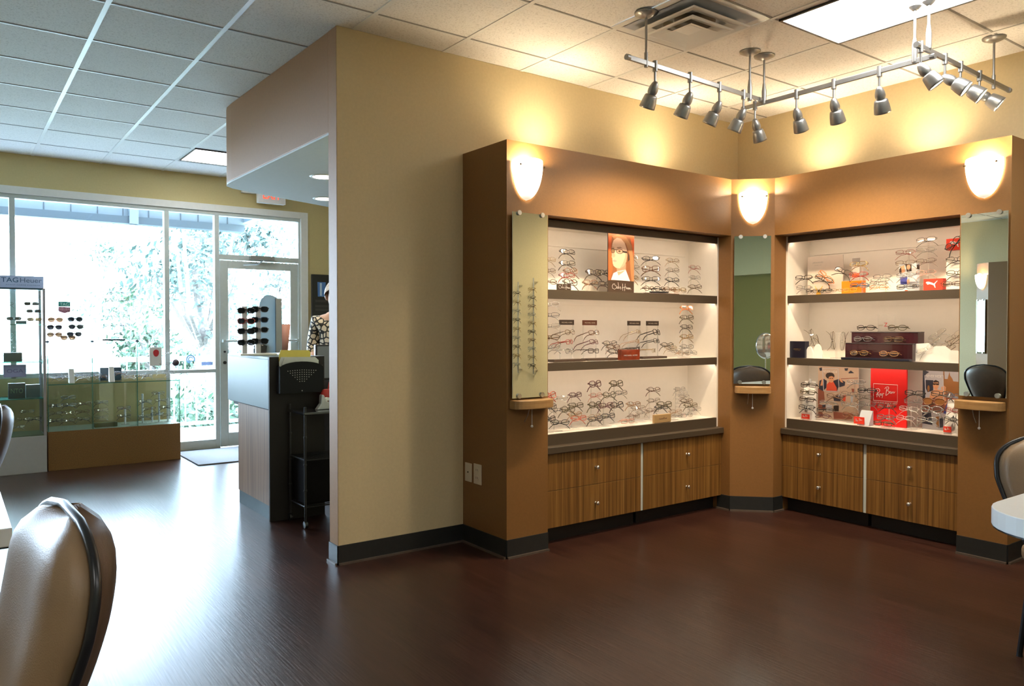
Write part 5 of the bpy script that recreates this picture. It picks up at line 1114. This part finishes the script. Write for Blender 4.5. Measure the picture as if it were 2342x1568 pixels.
# decals on the glass beside the door
p = at(436, 821, 1, YW+.044); t = thing('window_decal', 'round pale blue swirl decal on the narrow pane beside the door', 'decal', p)
m = M()
for r_, w_ in ((.040, .007), (.022, .006)):
    m.tube([(p.x+r_*math.cos(a_), p.y, p.z+r_*math.sin(a_)) for a_ in [(.3 if r_ < .03 else -.6)+5.2*k/24 for k in range(25)]], w_, 6, flat=.15)
m.obj('swirl', glow_mat('decal_blue', (.22, .33, .42)), t)
p = at(474, 831, 1, YW+.044); tag(M().box(p.x-.06, p.x+.06, p.y-.001, p.y+.001, p.z-.018, p.z+.018).obj('sticker', glow_mat('sticker_lilac', (.28, .32, .42))), 'small lilac sticker low on the narrow pane beside the door', 'sticker')
# exit sign and dark picture on the wall by the door
t = thing('exit_sign', 'white exit sign with red letters above the shop door, half behind the soffit', 'sign', (2.97, 8.66, 2.72))
M().box(2.815, 3.126, 8.63, 8.70, 2.725, 2.93).obj('housing', white, t, bevel=.004); M().box(2.66, 3.0, 8.70, YW, 2.83, 2.93).obj('mount', white, t); M().box(2.825, 3.116, 8.615, 8.63, 2.722, 2.732).obj('lower_lip', trim_white, t)
flat_text('EXIT', 2.965, 2.772, 8.628, .11, .20, mat('exit_red', (.8, .05, .03), .4, emit=(1, .07, .03), estr=1.2), t)
xa = at(713, 700, 1, 8.72).x
t = thing('wall_poster', 'black framed poster with a blue glowing cylinder on the wall beside the door', 'poster', (xa+.3, 8.72, 1.22))
M().box(xa, xa+.60, 8.71, 8.745, 1.19, 1.955).obj('frame', black, t, bevel=.004)
z1 = at(735, 645, 1, 8.709).z; z0 = at(735, 678, 1, 8.709).z; x0 = at(726, 660, 1, 8.709).x; x1 = at(745, 660, 1, 8.709).x
m = M(); m.add([(x0+.005, 8.709, z0), (x1-.005, 8.709, z0), (x1, 8.709, z1), (x0, 8.709, z1)], [(0, 1, 2, 3)]); m.cur = 1; m.add([(x0+.03, 8.7088, z0+.01), (x0+.055, 8.7088, z0+.01), (x0+.055, 8.7088, z1-.01), (x0+.03, 8.7088, z1-.01)], [(0, 1, 2, 3)])
for zz in (688, 700, 708):
    q = at(734, zz, 1, 8.709); m.cur = 2; m.add([(q.x-.07, 8.7088, q.z-.014), (q.x+.12, 8.7088, q.z-.014), (q.x+.12, 8.7088, q.z+.014), (q.x-.07, 8.7088, q.z+.014)], [(0, 1, 2, 3)])
m.obj('print', [mat('print_blue_glow', (.08, .22, .55), .4), mat('print_ice', (.55, .70, .85), .4), mat('print_charcoal', (.045, .04, .04), .5)], t)
tag(M().box(1.93, 3.05, 7.72, 8.66, .0005, .012).obj('entrance_mat', mat('grey_mat', (.20, .20, .21), .9, var=.2, vscale=300, bump=.5, bscale=500), bevel=.004), 'grey entrance mat in front of the shop door', 'mat')

# ------------------------------------------------------------------ reception desk
desk_dark = mat('desk_charcoal_laminate', (.016, .0125, .0105), .6, spec=.3, var=.3, vscale=400); desk_blue = mat('desk_slate_laminate', (.095, .125, .125), .5, var=.12, vscale=300)
t = thing('reception_desk', 'reception desk with a slate upper band and wood lower panel', 'desk', (1.95, 5.6, 0))
M().box(1.757, 1.775, 5.202, 6.14, .765, 1.105).obj('upper_band', desk_blue, t, bevel=.002)
M().box(1.757, 2.14, 5.202, 6.14, 1.105, 1.122).obj('transaction_top', desk_blue, t, bevel=.002)
M().box(1.775, 2.10, 5.24, 6.14, .757, .765).obj('soffit_board', desk_dark, t)
M().box(1.768, 1.79, 5.202, 5.915, .10, .757).obj('wood_panel', deskwood, t)
M().box(1.774, 1.79, 5.202, 5.915, 0, .10).obj('kick_base', mat('desk_kick_slate', (.05, .075, .085), .4, var=.05), t)
M().box(1.757, 2.15, 5.18, 5.20, 0, 1.122).obj('end_panel', desk_dark, t, bevel=.002)
M().box(1.79, 2.62, 5.25, 6.10, .735, .756).obj('work_surface', desk_dark, t)
M().box(1.80, 1.82, 5.22, 5.90, .10, .735).obj('inner_panel', desk_dark, t); M().box(2.56, 2.60, 5.3, 6.05, 0, .735).obj('pedestal', desk_dark, t)
# wall file with perforated fan and folders
t = thing('wall_file', 'black wall file with a fan of perforations on the desk end', 'file holder', (1.96, 5.16, .876))
arc = [(1.806, .876), (2.114, .876), (2.114, 1.045)]+[(1.96+.154*math.cos(a_), 1.045+.045*math.sin(a_)) for a_ in [PI*k/12 for k in range(1, 12)]]+[(1.806, 1.045)]
M().prism(arc, 5.112, 5.120, lambda u, v, w: (u, w, v)).obj('front_plate', mat('file_black', (.006, .006, .007), .6, spec=.2), t)
M().box(1.806, 1.812, 5.120, 5.178, .876, 1.06).box(2.108, 2.114, 5.120, 5.178, .876, 1.06).box(1.812, 2.108, 5.120, 5.178, .876, .882).obj('pocket', black, t)
dm = M()
for r_ in range(6):
    for k in range(-r_-1, r_+2):
        dm.cyl((1.96+k*.0165, 5.112, .955+r_*.0155-abs(k)*.001), (1.96+k*.0165, 5.111, .955+r_*.0155-abs(k)*.001), .0030, 8)
dm.cyl((1.96, 5.112, .89), (1.96, 5.1105, .89), .004, 8)
o = dm.obj('perforations', mat('perforation_light', (.5, .48, .46), .6), t); o['kind'] = 'stuff'
for k, (y, x0, x1, zt, mt, lab) in enumerate(((5.168, 1.825, 2.04, 1.165, 'yellow_folder', 'yellow folder at the back of the black wall file'), (5.150, 1.82, 2.08, 1.118, 'white_paper', 'sheaf of white papers in the black wall file'), (5.134, 1.836, 2.085, 1.108, 'white_paper', 'front white sheet leaning in the black wall file'))):
    mt_ = mat(mt, (.72, .58, .12) if 'yellow' in mt else (.62, .62, .60), .6, var=.03)
    tag(M().add([(x0, y, .884), (x1, y, .884), (x1+.005, y+.004, zt-.012), (x1-.01, y+.004, zt), (x0+.01, y+.004, zt+.004), (x0-.004, y+.004, zt-.03)]+[(x0, y+.005, .884), (x1, y+.005, .884), (x1+.005, y+.009, zt-.012), (x1-.01, y+.009, zt), (x0+.01, y+.009, zt+.004), (x0-.004, y+.009, zt-.03)], [(0, 1, 2, 3, 4, 5), (11, 10, 9, 8, 7, 6)]+[(i, (i+1) % 6, 6+(i+1) % 6, 6+i) for i in range(6)]).obj('folder' if k == 0 else 'paper_sheaf', mt_), lab, 'folder' if k == 0 else 'paper')
# sunglass rack on the desk
DYY = 5.62; zt = 1.122
t = thing('sunglass_rack', 'two column sunglass rack with arched board on the reception desk', 'display rack', (1.93, DYY, zt))
pa = at(580, 800, 1, DYY); pc = at(637, 740, 1, DYY+.02)
M().box(pa.x-.12, pa.x+.14, DYY-.09, DYY+.16, zt, zt+.014).obj('base', white, t, bevel=.003)
for px, nm in ((563, 'left'), (594, 'right')):
    q = at(px, 800, 1, DYY); M().box(q.x-.018, q.x+.018, DYY+.03, DYY+.045, zt+.014, at(px, 700, 1, DYY).z).obj('upright', sil_post, t)
q = at(637, 740, 1, DYY+.04); M().box(q.x-.022, q.x+.022, DYY+.03, DYY+.05, zt+.014, at(637, 682, 1, DYY).z).obj('white_pole', mat('rack_grey', (.25, .27, .29), .4, var=.02), t)
q = at(617, 700, 1, DYY+.06); zq = at(617, 674, 1, DYY+.06).z
M().prism([(q.x-.075, zt+.014), (q.x+.075, zt+.014), (q.x+.075, zq-.08)]+[(q.x+.075*math.cos(a_), zq-.08+.08*math.sin(a_)) for a_ in [PI*k/12 for k in range(1, 12)]]+[(q.x-.075, zq-.08)], DYY+.06, DYY+.066, lambda u, v, w: (u, w, v)).obj('arched_board', glow_mat('arch_board', (.36, .42, .44), .62), t)
M().lathe([(0, .0), (.05, 0), (.055, .05), (.03, .07), (0, .075)], 16, Matrix.Translation((at(606, 795, 1, DYY).x, DYY+.10, zt+.014))).obj('black_swivel', black, t, smooth=True)
for k, py in enumerate((710, 734, 757, 783)):
    for px, side, off in ((563, 'left', 0), (594, 'right', -3)):
        c = ('black', 'red', 'black', 'black')[k] if side == 'left' else ('black', 'blue', 'grey', 'black')[k]
        putw(px, py+off, DYY-.012, 'wayfarer', c, f'{c} sunglasses, {ORD[k]} in the {side} column of the desk rack', 'sunglasses on the desk rack', lensm=lens_dark, yaw=-20, pitch=-4, folded=2, sc=.92, name='sunglasses', cat='sunglasses')
q = at(649, 745, 1, 5.9); t = thing('paper_cup', 'pinkish flared cup behind the sunglass rack on the desk', 'cup', (q.x, 5.9, 1.122))
M().lathe([(0, 0), (.03, 0), (.05, at(649, 741, 1, 5.9).z-1.122), (.047, at(649, 741, 1, 5.9).z-1.122), (.028, .004), (0, .004)], 20, Matrix.Translation((q.x, 5.9, 1.122))).obj('cup', mat('cup_pink', (.55, .25, .20), .5, var=.03), t, smooth=True)
# monitor, red bag behind the wall end
q0 = at(722, 830, 1, 5.75); q1 = at(775, 830, 1, 5.75)
t = thing('computer_monitor', 'grey computer monitor seen behind the wall end on the desk', 'monitor', ((q0.x+q1.x)/2, 5.75, .757))
zb_ = at(735, 870, 1, 5.75).z; zt_ = at(735, 788, 1, 5.75).z
M().box(q0.x, q0.x+.5, 5.75, 5.79, zb_, zt_).obj('bezel', blackm, t, bevel=.006)
M().box(q0.x+.012, q0.x+.488, 5.747, 5.7498, zb_+.02, zt_-.012).obj('screen', mat('screen_grey', (.16, .18, .21), .2, var=.02), t)
M().box(q0.x+.22, q0.x+.28, 5.765, 5.785, .757, zb_).box(q0.x+.13, q0.x+.37, 5.70, 5.85, .7565, .767).obj('stand', blackm, t)
# rolling cart
CYY = 4.86; cx_ = 1.875
t = thing('utility_cart', 'black wire cart with a glossy top beside the wall end', 'cart', (cx_+.3, CYY+.17, 0))
m = M().box(cx_, cx_+.62, CYY, CYY+.30, .745, .765); m.obj('cart_top', mat('gloss_black', (.012, .012, .014), .08, coat=.6, var=.05), t, bevel=.006)
for dx in (.012, .608):
    for dy in (.012, .288):
        p_ = M().cyl((cx_+dx, CYY+dy, .05), (cx_+dx, CYY+dy, .80), .0085, 10)
        for zz in (.25, .42, .6): p_.cyl((cx_+dx, CYY+dy, zz-.006), (cx_+dx, CYY+dy, zz+.006), .012, 10)
        pl = p_.obj('post', blackm, t)
        M().lathe([(.0, -.012), (.024, -.010), (.026, 0), (.024, .010), (0, .012)], 16, Matrix.Translation((cx_+dx, CYY+dy, .026)) @ Matrix.Rotation(PI/2, 4, 'Y')).obj('caster', black, pl)
for zz in (.14, .45):
    m = M()
    for k in range(7): m.tube([(cx_+.012, CYY+.012+k*.046, zz), (cx_+.608, CYY+.012+k*.046, zz)], .0035, 6)
    m.tube([(cx_+.012, CYY+.012, zz), (cx_+.608, CYY+.012, zz), (cx_+.608, CYY+.288, zz), (cx_+.012, CYY+.288, zz)], .005, 6, closed=True); m.obj('wire_shelf', blackm, t)
tag(M().box(cx_+.03, cx_+.60, CYY+.06, CYY+.275, .146, .44).obj('storage_crate', mat('crate_black', (.006, .005, .005), .9, spec=.1, var=.2), bevel=.01), 'black storage crate on the lower shelf of the wire cart', 'crate')
q = at(744, 925, 1, CYY+.12); t = thing('tape_dispenser', 'silver wedge shaped dispenser on the black cart top', 'dispenser', (q.x, CYY+.12, .765))
M().prism([(-.06, 0), (.07, 0), (.06, .04), (.01, .055), (-.01, .10), (-.025, .10), (-.03, .04)], -.025, .025, lambda u, v, w: (q.x+u, CYY+.14+w, .7655+v)).obj('body', mat('dispenser_silver', (.45, .46, .48), .3, metal=.5, var=.05), t, bevel=.006)
M().lathe([(.012, -.02), (.03, -.02), (.03, .02), (.012, .02)], 20, Matrix.Translation((q.x+.025, CYY+.14, .815)) @ Matrix.Rotation(PI/2, 4, 'X')).obj('reel', white, t)
q = at(748, 905, 1, 5.08); t = thing('red_bag', 'red bag on the black cart behind the wall end', 'bag', (q.x+.05, 5.1, .765))
M().grid(lambda u, v: (q.x+.055+.10*math.cos(2*PI*v)*(1-.25*u**3), 5.11+.05*math.sin(2*PI*v)*(1-.25*u**3), .766+.125*u), 8, 25).add([(q.x+.055+.075*math.cos(2*PI*k/24), 5.11+.037*math.sin(2*PI*k/24), .891) for k in range(24)], [tuple(range(24))]).obj('bag_body', mat('bag_red', (.42, .03, .025), .5, var=.1), t, smooth=True)
M().tube([(q.x+.02, 5.11, .89), (q.x+.03, 5.11, .94), (q.x+.08, 5.11, .94), (q.x+.09, 5.11, .89)], .005, 6).obj('handle', MATS['bag_red'], t)

# ------------------------------------------------------------------ chairs and tables
def chair(x, y, face, label, ztop=.88, W=.47, tilt=.14, thick=.05, grp='tan leather dining chairs'):
    """face = direction (radians) the sitter looks"""
    t = thing('side_chair', label, 'chair', (x, y, 0), face+PI/2, grp)     # local -Y is the sitting direction
    z0, z1 = .40, ztop
    def half(u):          # half width along the height
        tt = u*1.0
        w = (W*.30+W*.20*min(1, tt/.62)**.8)
        k = max(0, (tt-.70)/.30); return w*(1-k**2.6)**.5 if tt < 1 else 0
    def yc(u): return .19+tilt*u+.03*math.sin(PI*u)
    def surf(u, v, dep, scale=1.0):
        s = 2*v-1; w = half(u)*scale; cr = max(0, (1-abs(s)**5.0))*max(0, 1-(2*u-1)**8)
        return (w*s, yc(u)+.030*(s*s)*-1.2+dep*cr, z0+(z1-z0)*u)
    us = [k/20 for k in range(21)]
    N = 17
    def sheet(dep, sc, zs=0): 
        m = M(); m.v = []; rows = []
        for u in us:
            for j in range(N):
                uu = min(.9995, u); m.v.append(Vector(surf(uu, j/(N-1), dep, sc)))
        m.f = [(i*N+j, i*N+j+1, (i+1)*N+j+1, (i+1)*N+j) for i in range(20) for j in range(N-1)]; m.mi = [0]*len(m.f); return m
    # cushion: front sheet bulging forward, closed against the shell
    a = sheet(-.092, .99); b_ = sheet(-.002, .985); off = len(a.v); a.v += b_.v; a.f += [tuple(i+off for i in reversed(f)) for f in b_.f]; a.mi += b_.mi
    rim = [i*N for i in range(21)]+[20*N+j for j in range(1, N)]+[i*N+N-1 for i in range(19, -1, -1)]+[j for j in range(N-2, 0, -1)]
    k = len(rim); a.f += [(rim[i], rim[(i+1) % k], off+rim[(i+1) % k], off+rim[i]) for i in range(k)]; a.mi += [0]*k
    a.obj('back_cushion', tan_leather, t, smooth=True, local=True)
    c_ = sheet(.012, 1.0); d_ = sheet(thick, .98); off = len(c_.v); c_.v += d_.v; c_.f = [tuple(reversed(f)) for f in c_.f]+[tuple(i+off for i in f) for f in d_.f]; c_.mi += d_.mi
    c_.f += [(rim[(i+1) % k], rim[i], off+rim[i], off+rim[(i+1) % k]) for i in range(k)]; c_.mi += [0]*k
    c_.obj('back_shell', shell_brown, t, smooth=True, local=True)
    path = [Vector(surf(min(.9995, i/40), 0, 0, 1.0))+Vector((0, .006, 0)) for i in range(41)]+[Vector(surf(min(.9995, i/40), 1, 0, 1.0))+Vector((0, .006, 0)) for i in range(39, -1, -1)]
    M().tube(path, .010, 8).obj('edge_piping', piping_m, t, smooth=True, local=True)
    M().prism(rrect(.46, .44, .12, 6, 0, -.03), .405, .47).obj('seat_cushion', tan_leather, t, local=True, bevel=.025, seg=3)
    M().prism(rrect(.44, .42, .11, 6, 0, -.03), .385, .4045).obj('seat_pan', piping_m, t, local=True)
    for sx in (-1, 1):
        for sy, yy in ((-1, -.20), (1, .14)):
            M().tube([(sx*.17, yy, .385), (sx*.20, yy+sy*.03, .012), (sx*.20, yy+sy*.03, .0)], [.014, .011, .013], 8).obj('leg', blackm, t, local=True)
    return t
p = at(150, 1165, 2, .93)
chair(p.x-.295, p.y-.005, math.radians(186), 'tan padded chair in the near left foreground, facing left', ztop=.935, W=.57, thick=.055)
chair(at(2330, 1000, 2, .87).x-.06, at(2330, 1000, 2, .87).y-.30, math.radians(222), 'taupe padded chair at the right picture edge behind the white table', W=.50)
p = at(-2, 930, 2, .87); chair(p.x-.30, p.y, math.radians(180), 'tan chair sliver at the far left before the display tower')
chair(-.95, 4.15, math.radians(178), 'chair seen from behind in the right pillar mirror')
chair(2.25, .25, math.radians(232), 'chair seen from behind in the corner post mirror')
tab_m = mat('white_table_laminate', (.74, .76, .74), .35, var=.01)
def table(pts, z1, th, label, legs):
    cx_ = sum(q[0] for q in pts)/len(pts); cy_ = sum(q[1] for q in pts)/len(pts)
    t = thing('dispensing_table', label, 'table', (cx_, cy_, 0))
    M().prism(pts, z1-th, z1).obj('table_top', tab_m, t, bevel=.003)
    M().prism([(cx_+(x-cx_)*.998, cy_+(y-cy_)*.998) for x, y in pts], z1-th-.004, z1-th).obj('edge_line', black, t)
    for (x, y, w, d) in legs: M().box(x-w/2, x+w/2, y-d/2, y+d/2, .05, z1-th-.004).obj('pedestal', mat('pedestal_tan', (.26, .17, .08), .5, var=.1), t); M().box(x-w/2-.03, x+w/2+.03, y-d/2-.03, y+d/2+.03, 0, .05).obj('plinth', toe_mat, t)
    return t
table([(-1.3, 2.72), (.150, 2.72), (.150, 3.52), (-1.3, 3.52)], .722, .056, 'white square cornered table at the left picture edge', [(-.5, 3.12, .5, .5)])
table(rrect(.86, 1.30, .22, 8, 3.115, .495), .722, .060, 'white rounded table at the right picture edge', [(3.25, .28, .45, .5)])

# ------------------------------------------------------------------ things the mirrors reflect
def rod_rack(x, y, ang, n, z0, z1, label, which, cols):
    t = thing('wall_rod_rack', label, 'display rack', (x, y, z0), ang)
    M().tube([(0, -.05, -.1), (0, -.05, z1-z0+.12)], .007, 8).obj('rod', satin, t, local=True)
    for zz in (-.06, z1-z0+.08): M().cyl((0, 0, zz), (0, -.05, zz), .010, 10).obj('bracket', steel, t, local=True)
    for k in range(n):
        d = Matrix.Rotation(ang, 3, 'Z') @ Vector((0, -.085, 0)); c = cols[k % len(cols)]
        eyewear(Vector((x, y, z1-(z1-z0)*k/(n-1)))+d, ang, -.12, 0, R if k % 2 else O, c, f'{c} eyeglasses, {("topmost", "second", "third", "fourth", "fifth", "sixth", "seventh", "eighth", "ninth", "tenth", "eleventh", "twelfth")[k]} on {which}', 'eyeglasses reflected in the mirrors', folded=1)
rod_rack(W2, .38, -PI/2, 10, .92, 1.75, 'wall rod of eyeglasses reflected at the right of the left mirror', 'the wall rod at the right in the left mirror', [G_, D_, B_, S_])
rod_rack(W2, .10, -PI/2, 9, .92, 1.72, 'wall rod of eyeglasses reflected at the left of the left mirror', 'the wall rod at the left in the left mirror', [D_, G_, S_])
rod_rack(XL, 4.62, PI/2, 10, .9, 1.80, 'wall rod of eyeglasses reflected in the right mirror', 'the wall rod in the right mirror', [D_, G_, B_])
pm = M().prism([(XL, 4.78), (-2.95, 4.78), (-2.95, 5.05), (-3.12, 5.28), (XL, 5.28)], 0, 2.3)
tag(pm.obj('wall_left_pillar', brown), kind='structure')
fa = math.atan2(.17, .23)
wall_mirror(-3.035, 5.165, math.radians(90)+math.radians(36.5), .22, .95, 1.75, 'mirror on the far left pillar seen inside the right mirror')
sconce(-3.035, 5.165, math.radians(90)+math.radians(36.5), 1.90, 'sconce on the far left pillar seen inside the right mirror')
t = thing('table_mirror', 'oval white framed table mirror reflected in the corner post mirror', 'mirror', (2.05, -.35, .722))
M().lathe([(0, .004), (.11, .004), (.125, 0), (.11, -.008), (0, -.008)], 28, Matrix.Translation((2.05, -.35, 1.10)) @ Matrix.Rotation(math.radians(-37), 4, 'Z') @ Matrix.Rotation(-PI/2, 4, 'X') @ Matrix.Diagonal((1, 1.35, 1, 1))).obj('mirror_face', mat('mirror_pale', (.75, .78, .78), .08, metal=.9, var=.01), t, smooth=True)
M().cyl((2.05, -.35, .722), (2.05, -.35, .95), .009).lathe([(0, 0), (.08, 0), (.075, .012), (0, .016)], 24, Matrix.Translation((2.05, -.35, .722))).obj('stand', chrome, t)
table(rrect(1.0, .8, .15, 6, 1.75, -.45), .722, .05, 'white table behind the camera reflected in the corner post mirror', [(1.6, -.45, .4, .4)])
# lamps on top of the brown surround washing the wall above it
def uplight(x, y, wx, wy, label):
    t = thing('uplight', label, 'uplight', (x, y, CT), 0, 'uplights on the surround')
    M().lathe([(0, 0), (.045, 0), (.05, .03), (.042, .034), (0, .034)], 20, Matrix.Translation((x, y, CT))).obj('puck', satin, t, smooth=True)
    M().lathe([(0, .0345), (.038, .0345)], 20, Matrix.Translation((x, y, CT))).obj('lens', bulb_m, t)
    lamp('uplight_bulb', 'SPOT', (x, y, CT+.05), 13, WARM, aim=(x+wx*.35, y+wy*.35, CT+1), spot_size=math.radians(150), spot_blend=1, shadow_soft_size=.04)
for px in (1225, 1490): x = at(px, 350, 1, 4.0).x; uplight(x, 3.76, 0, 1, 'uplight on the left surround top, ' + {1225: 'nearest the pillar end', 1490: 'nearest the corner'}[px])
for px in (1890, 2130): y = at(px, 350, 0, 5.2).y; uplight(4.98, y, 1, 0, 'uplight on the right surround top, ' + {1890: 'nearest the corner', 2130: 'nearest the right pillar'}[px])
# ------------------------------------------------------------------ person behind the desk
def skinned(name, verts, edges, radii, material, parent, root=0, sub=2):
    me = bpy.data.meshes.new(name); me.from_pydata([Vector(v) for v in verts], edges, []); me.materials.append(material)
    o = bpy.data.objects.new(name, me); COL.objects.link(o); o.parent = parent
    md = o.modifiers.new('skin', 'SKIN'); md.use_smooth_shade = True
    for sv, r_ in zip(me.skin_vertices[0].data, radii): sv.radius = r_ if isinstance(r_, tuple) else (r_, r_)
    me.skin_vertices[0].data[root].use_root = True
    s_ = o.modifiers.new('sub', 'SUBSURF'); s_.levels = sub; s_.render_levels = sub
    return o
px_ = thing('person', 'person in a cream blouse with a black crackle pattern behind the reception desk', 'person', (2.845, 6.57, 0), math.radians(-32))
skin_m = mat('skin', (.55, .33, .23), .5, var=.05, bump=.1); trouser = mat('dark_trousers', (.02, .02, .025), .8, var=.1); hair_m = mat('grey_blonde_hair', (.38, .31, .22), .55, var=.25, vscale=60); shoe_m = mat('dark_shoe', (.012, .01, .01), .4)
shirt, n, L, b = node_mat('crackle_blouse')
mp = mapping(n, L, (1, 1, 1)); vo = n.new('ShaderNodeTexVoronoi'); vo.feature = 'DISTANCE_TO_EDGE'; vo.inputs['Scale'].default_value = 22
L(mp.outputs[0], vo.inputs['Vector']); r = ramp(n, [(.0, (.012, .010, .008)), (.10, (.02, .016, .012)), (.14, (.66, .56, .42)), (1, (.70, .60, .46))]); L(vo.outputs[0], r.inputs[0]); L(r.outputs[0], b.inputs['Base Color']); b.inputs['Roughness'].default_value = .8
S1 = 1.0
V = [(0, 0, .93), (0, .01, 1.10), (0, .01, 1.28), (0, .01, 1.40), (0, -.01, 1.47), (0, -.03, 1.53), (0, -.035, 1.60), (0, -.03, 1.68),
     (.17, .01, 1.385), (.21, .03, 1.12), (.19, -.17, 1.02), (.185, -.24, 1.02), (-.17, .01, 1.385), (-.21, .03, 1.12), (-.19, -.17, 1.02), (-.185, -.24, 1.02),
     (.09, 0, .86), (.10, -.01, .48), (.10, .02, .09), (.10, -.11, .035), (-.09, 0, .86), (-.10, -.01, .48), (-.10, .02, .09), (-.10, -.11, .035)]
Ed = [(0, 1), (1, 2), (2, 3), (3, 4), (4, 5), (5, 6), (6, 7), (3, 8), (8, 9), (9, 10), (10, 11), (3, 12), (12, 13), (13, 14), (14, 15), (0, 16), (16, 17), (17, 18), (18, 19), (0, 20), (20, 21), (21, 22), (22, 23)]
Rr = [(.15, .11), (.13, .10), (.145, .105), (.10, .075), .05, (.068, .08), (.078, .095), (.06, .075), .055, .042, .034, .026, .055, .042, .034, .026, .085, .060, .045, .035, .085, .060, .045, .035]
# five fingers per hand, rooted in the palm
for s_, w_ in ((1, 11), (-1, 15)):
    wx, wy, wz = V[w_]
    pi_ = len(V); V.append((wx-s_*.005, wy-.055, wz-.005)); Ed.append((w_, pi_)); Rr.append((.036, .016))
    for k, (dx, ln) in enumerate(((-.028, .062), (-.010, .072), (.010, .068), (.027, .052))):
        a_ = len(V); V += [(wx+dx, wy-.088, wz-.006), (wx+dx*1.1, wy-.088-ln*.5, wz-.012), (wx+dx*1.1, wy-.088-ln, wz-.028)]; Ed += [(pi_, a_), (a_, a_+1), (a_+1, a_+2)]; Rr += [.0095, .0085, .0072]
    a_ = len(V); V += [(wx-s_*.040, wy-.045, wz-.012), (wx-s_*.056, wy-.080, wz-.024)]; Ed += [(w_, a_), (a_, a_+1)]; Rr += [.011, .0085]
body = skinned('body', V, Ed, Rr, skin_m, px_)
SV = [(0, 0, .88), (0, .01, 1.0), (0, .01, 1.12), (0, .01, 1.28), (0, .01, 1.40), (.175, .01, 1.385), (.215, .03, 1.15), (.205, -.06, 1.08), (-.175, .01, 1.385), (-.215, .03, 1.15), (-.205, -.06, 1.08)]
skinned('blouse', SV, [(0, 1), (1, 2), (2, 3), (3, 4), (4, 5), (5, 6), (6, 7), (4, 8), (8, 9), (9, 10)], [(.185, .145), (.175, .135), (.165, .125), (.175, .13), (.115, .09), .075, .064, .060, .075, .064, .060], shirt, px_)
skinned('trousers', [(0, 0, .90), (.095, 0, .84), (.105, -.01, .48), (.105, .015, .10), (-.095, 0, .84), (-.105, -.01, .48), (-.105, .015, .10)], [(0, 1), (1, 2), (2, 3), (0, 4), (4, 5), (5, 6)], [(.17, .13), .11, .085, .07, .11, .085, .07], trouser, px_)
for s_ in (-1, 1):
    skinned('shoe', [(s_*.10, .04, .045), (s_*.10, -.06, .045), (s_*.10, -.16, .034)], [(0, 1), (1, 2)], [(.046, .044), (.048, .043), (.040, .030)], shoe_m, px_)
    M().lathe([(0, .012), (.012, .004), (.0125, -.006), (0, -.012)], 12, Matrix.Translation((s_*.032, -.112, 1.615))).obj('eye', mat('eye_dark', (.05, .04, .03), .2), px_, local=True, smooth=True)
    M().lathe([(0, .028), (.013, .016), (.016, 0), (.011, -.022), (0, -.028)], 12, Matrix.Translation((s_*.083, -.022, 1.60))).obj('ear', skin_m, px_, local=True, smooth=True)
M().tube([(0, -.122, 1.625), (0, -.138, 1.595), (0, -.142, 1.580), (0, -.122, 1.572)], [.008, .012, .015, .008], 10).obj('nose', skin_m, px_, local=True, smooth=True)
M().tube([(-.026, -.112, 1.545), (0, -.122, 1.546), (.026, -.112, 1.545)], [.003, .007, .003], 8).obj('mouth', mat('lips', (.45, .15, .13), .4), px_, local=True, smooth=True)
def hairfn(u, v):
    a_ = 2*PI*v; th = PI*.62*u; front = max(0, -math.sin(a_)); back = max(0, math.sin(a_))
    th *= (1-.42*front+.18*back); r_ = .104+.006*math.sin(9*a_)*u
    return (r_*math.sin(th)*math.cos(a_), -.022+1.12*r_*math.sin(th)*math.sin(a_), 1.645+.118*math.cos(th)-.02*u)
M().grid(hairfn, 14, 33).obj('hair', hair_m, px_, local=True, smooth=True)
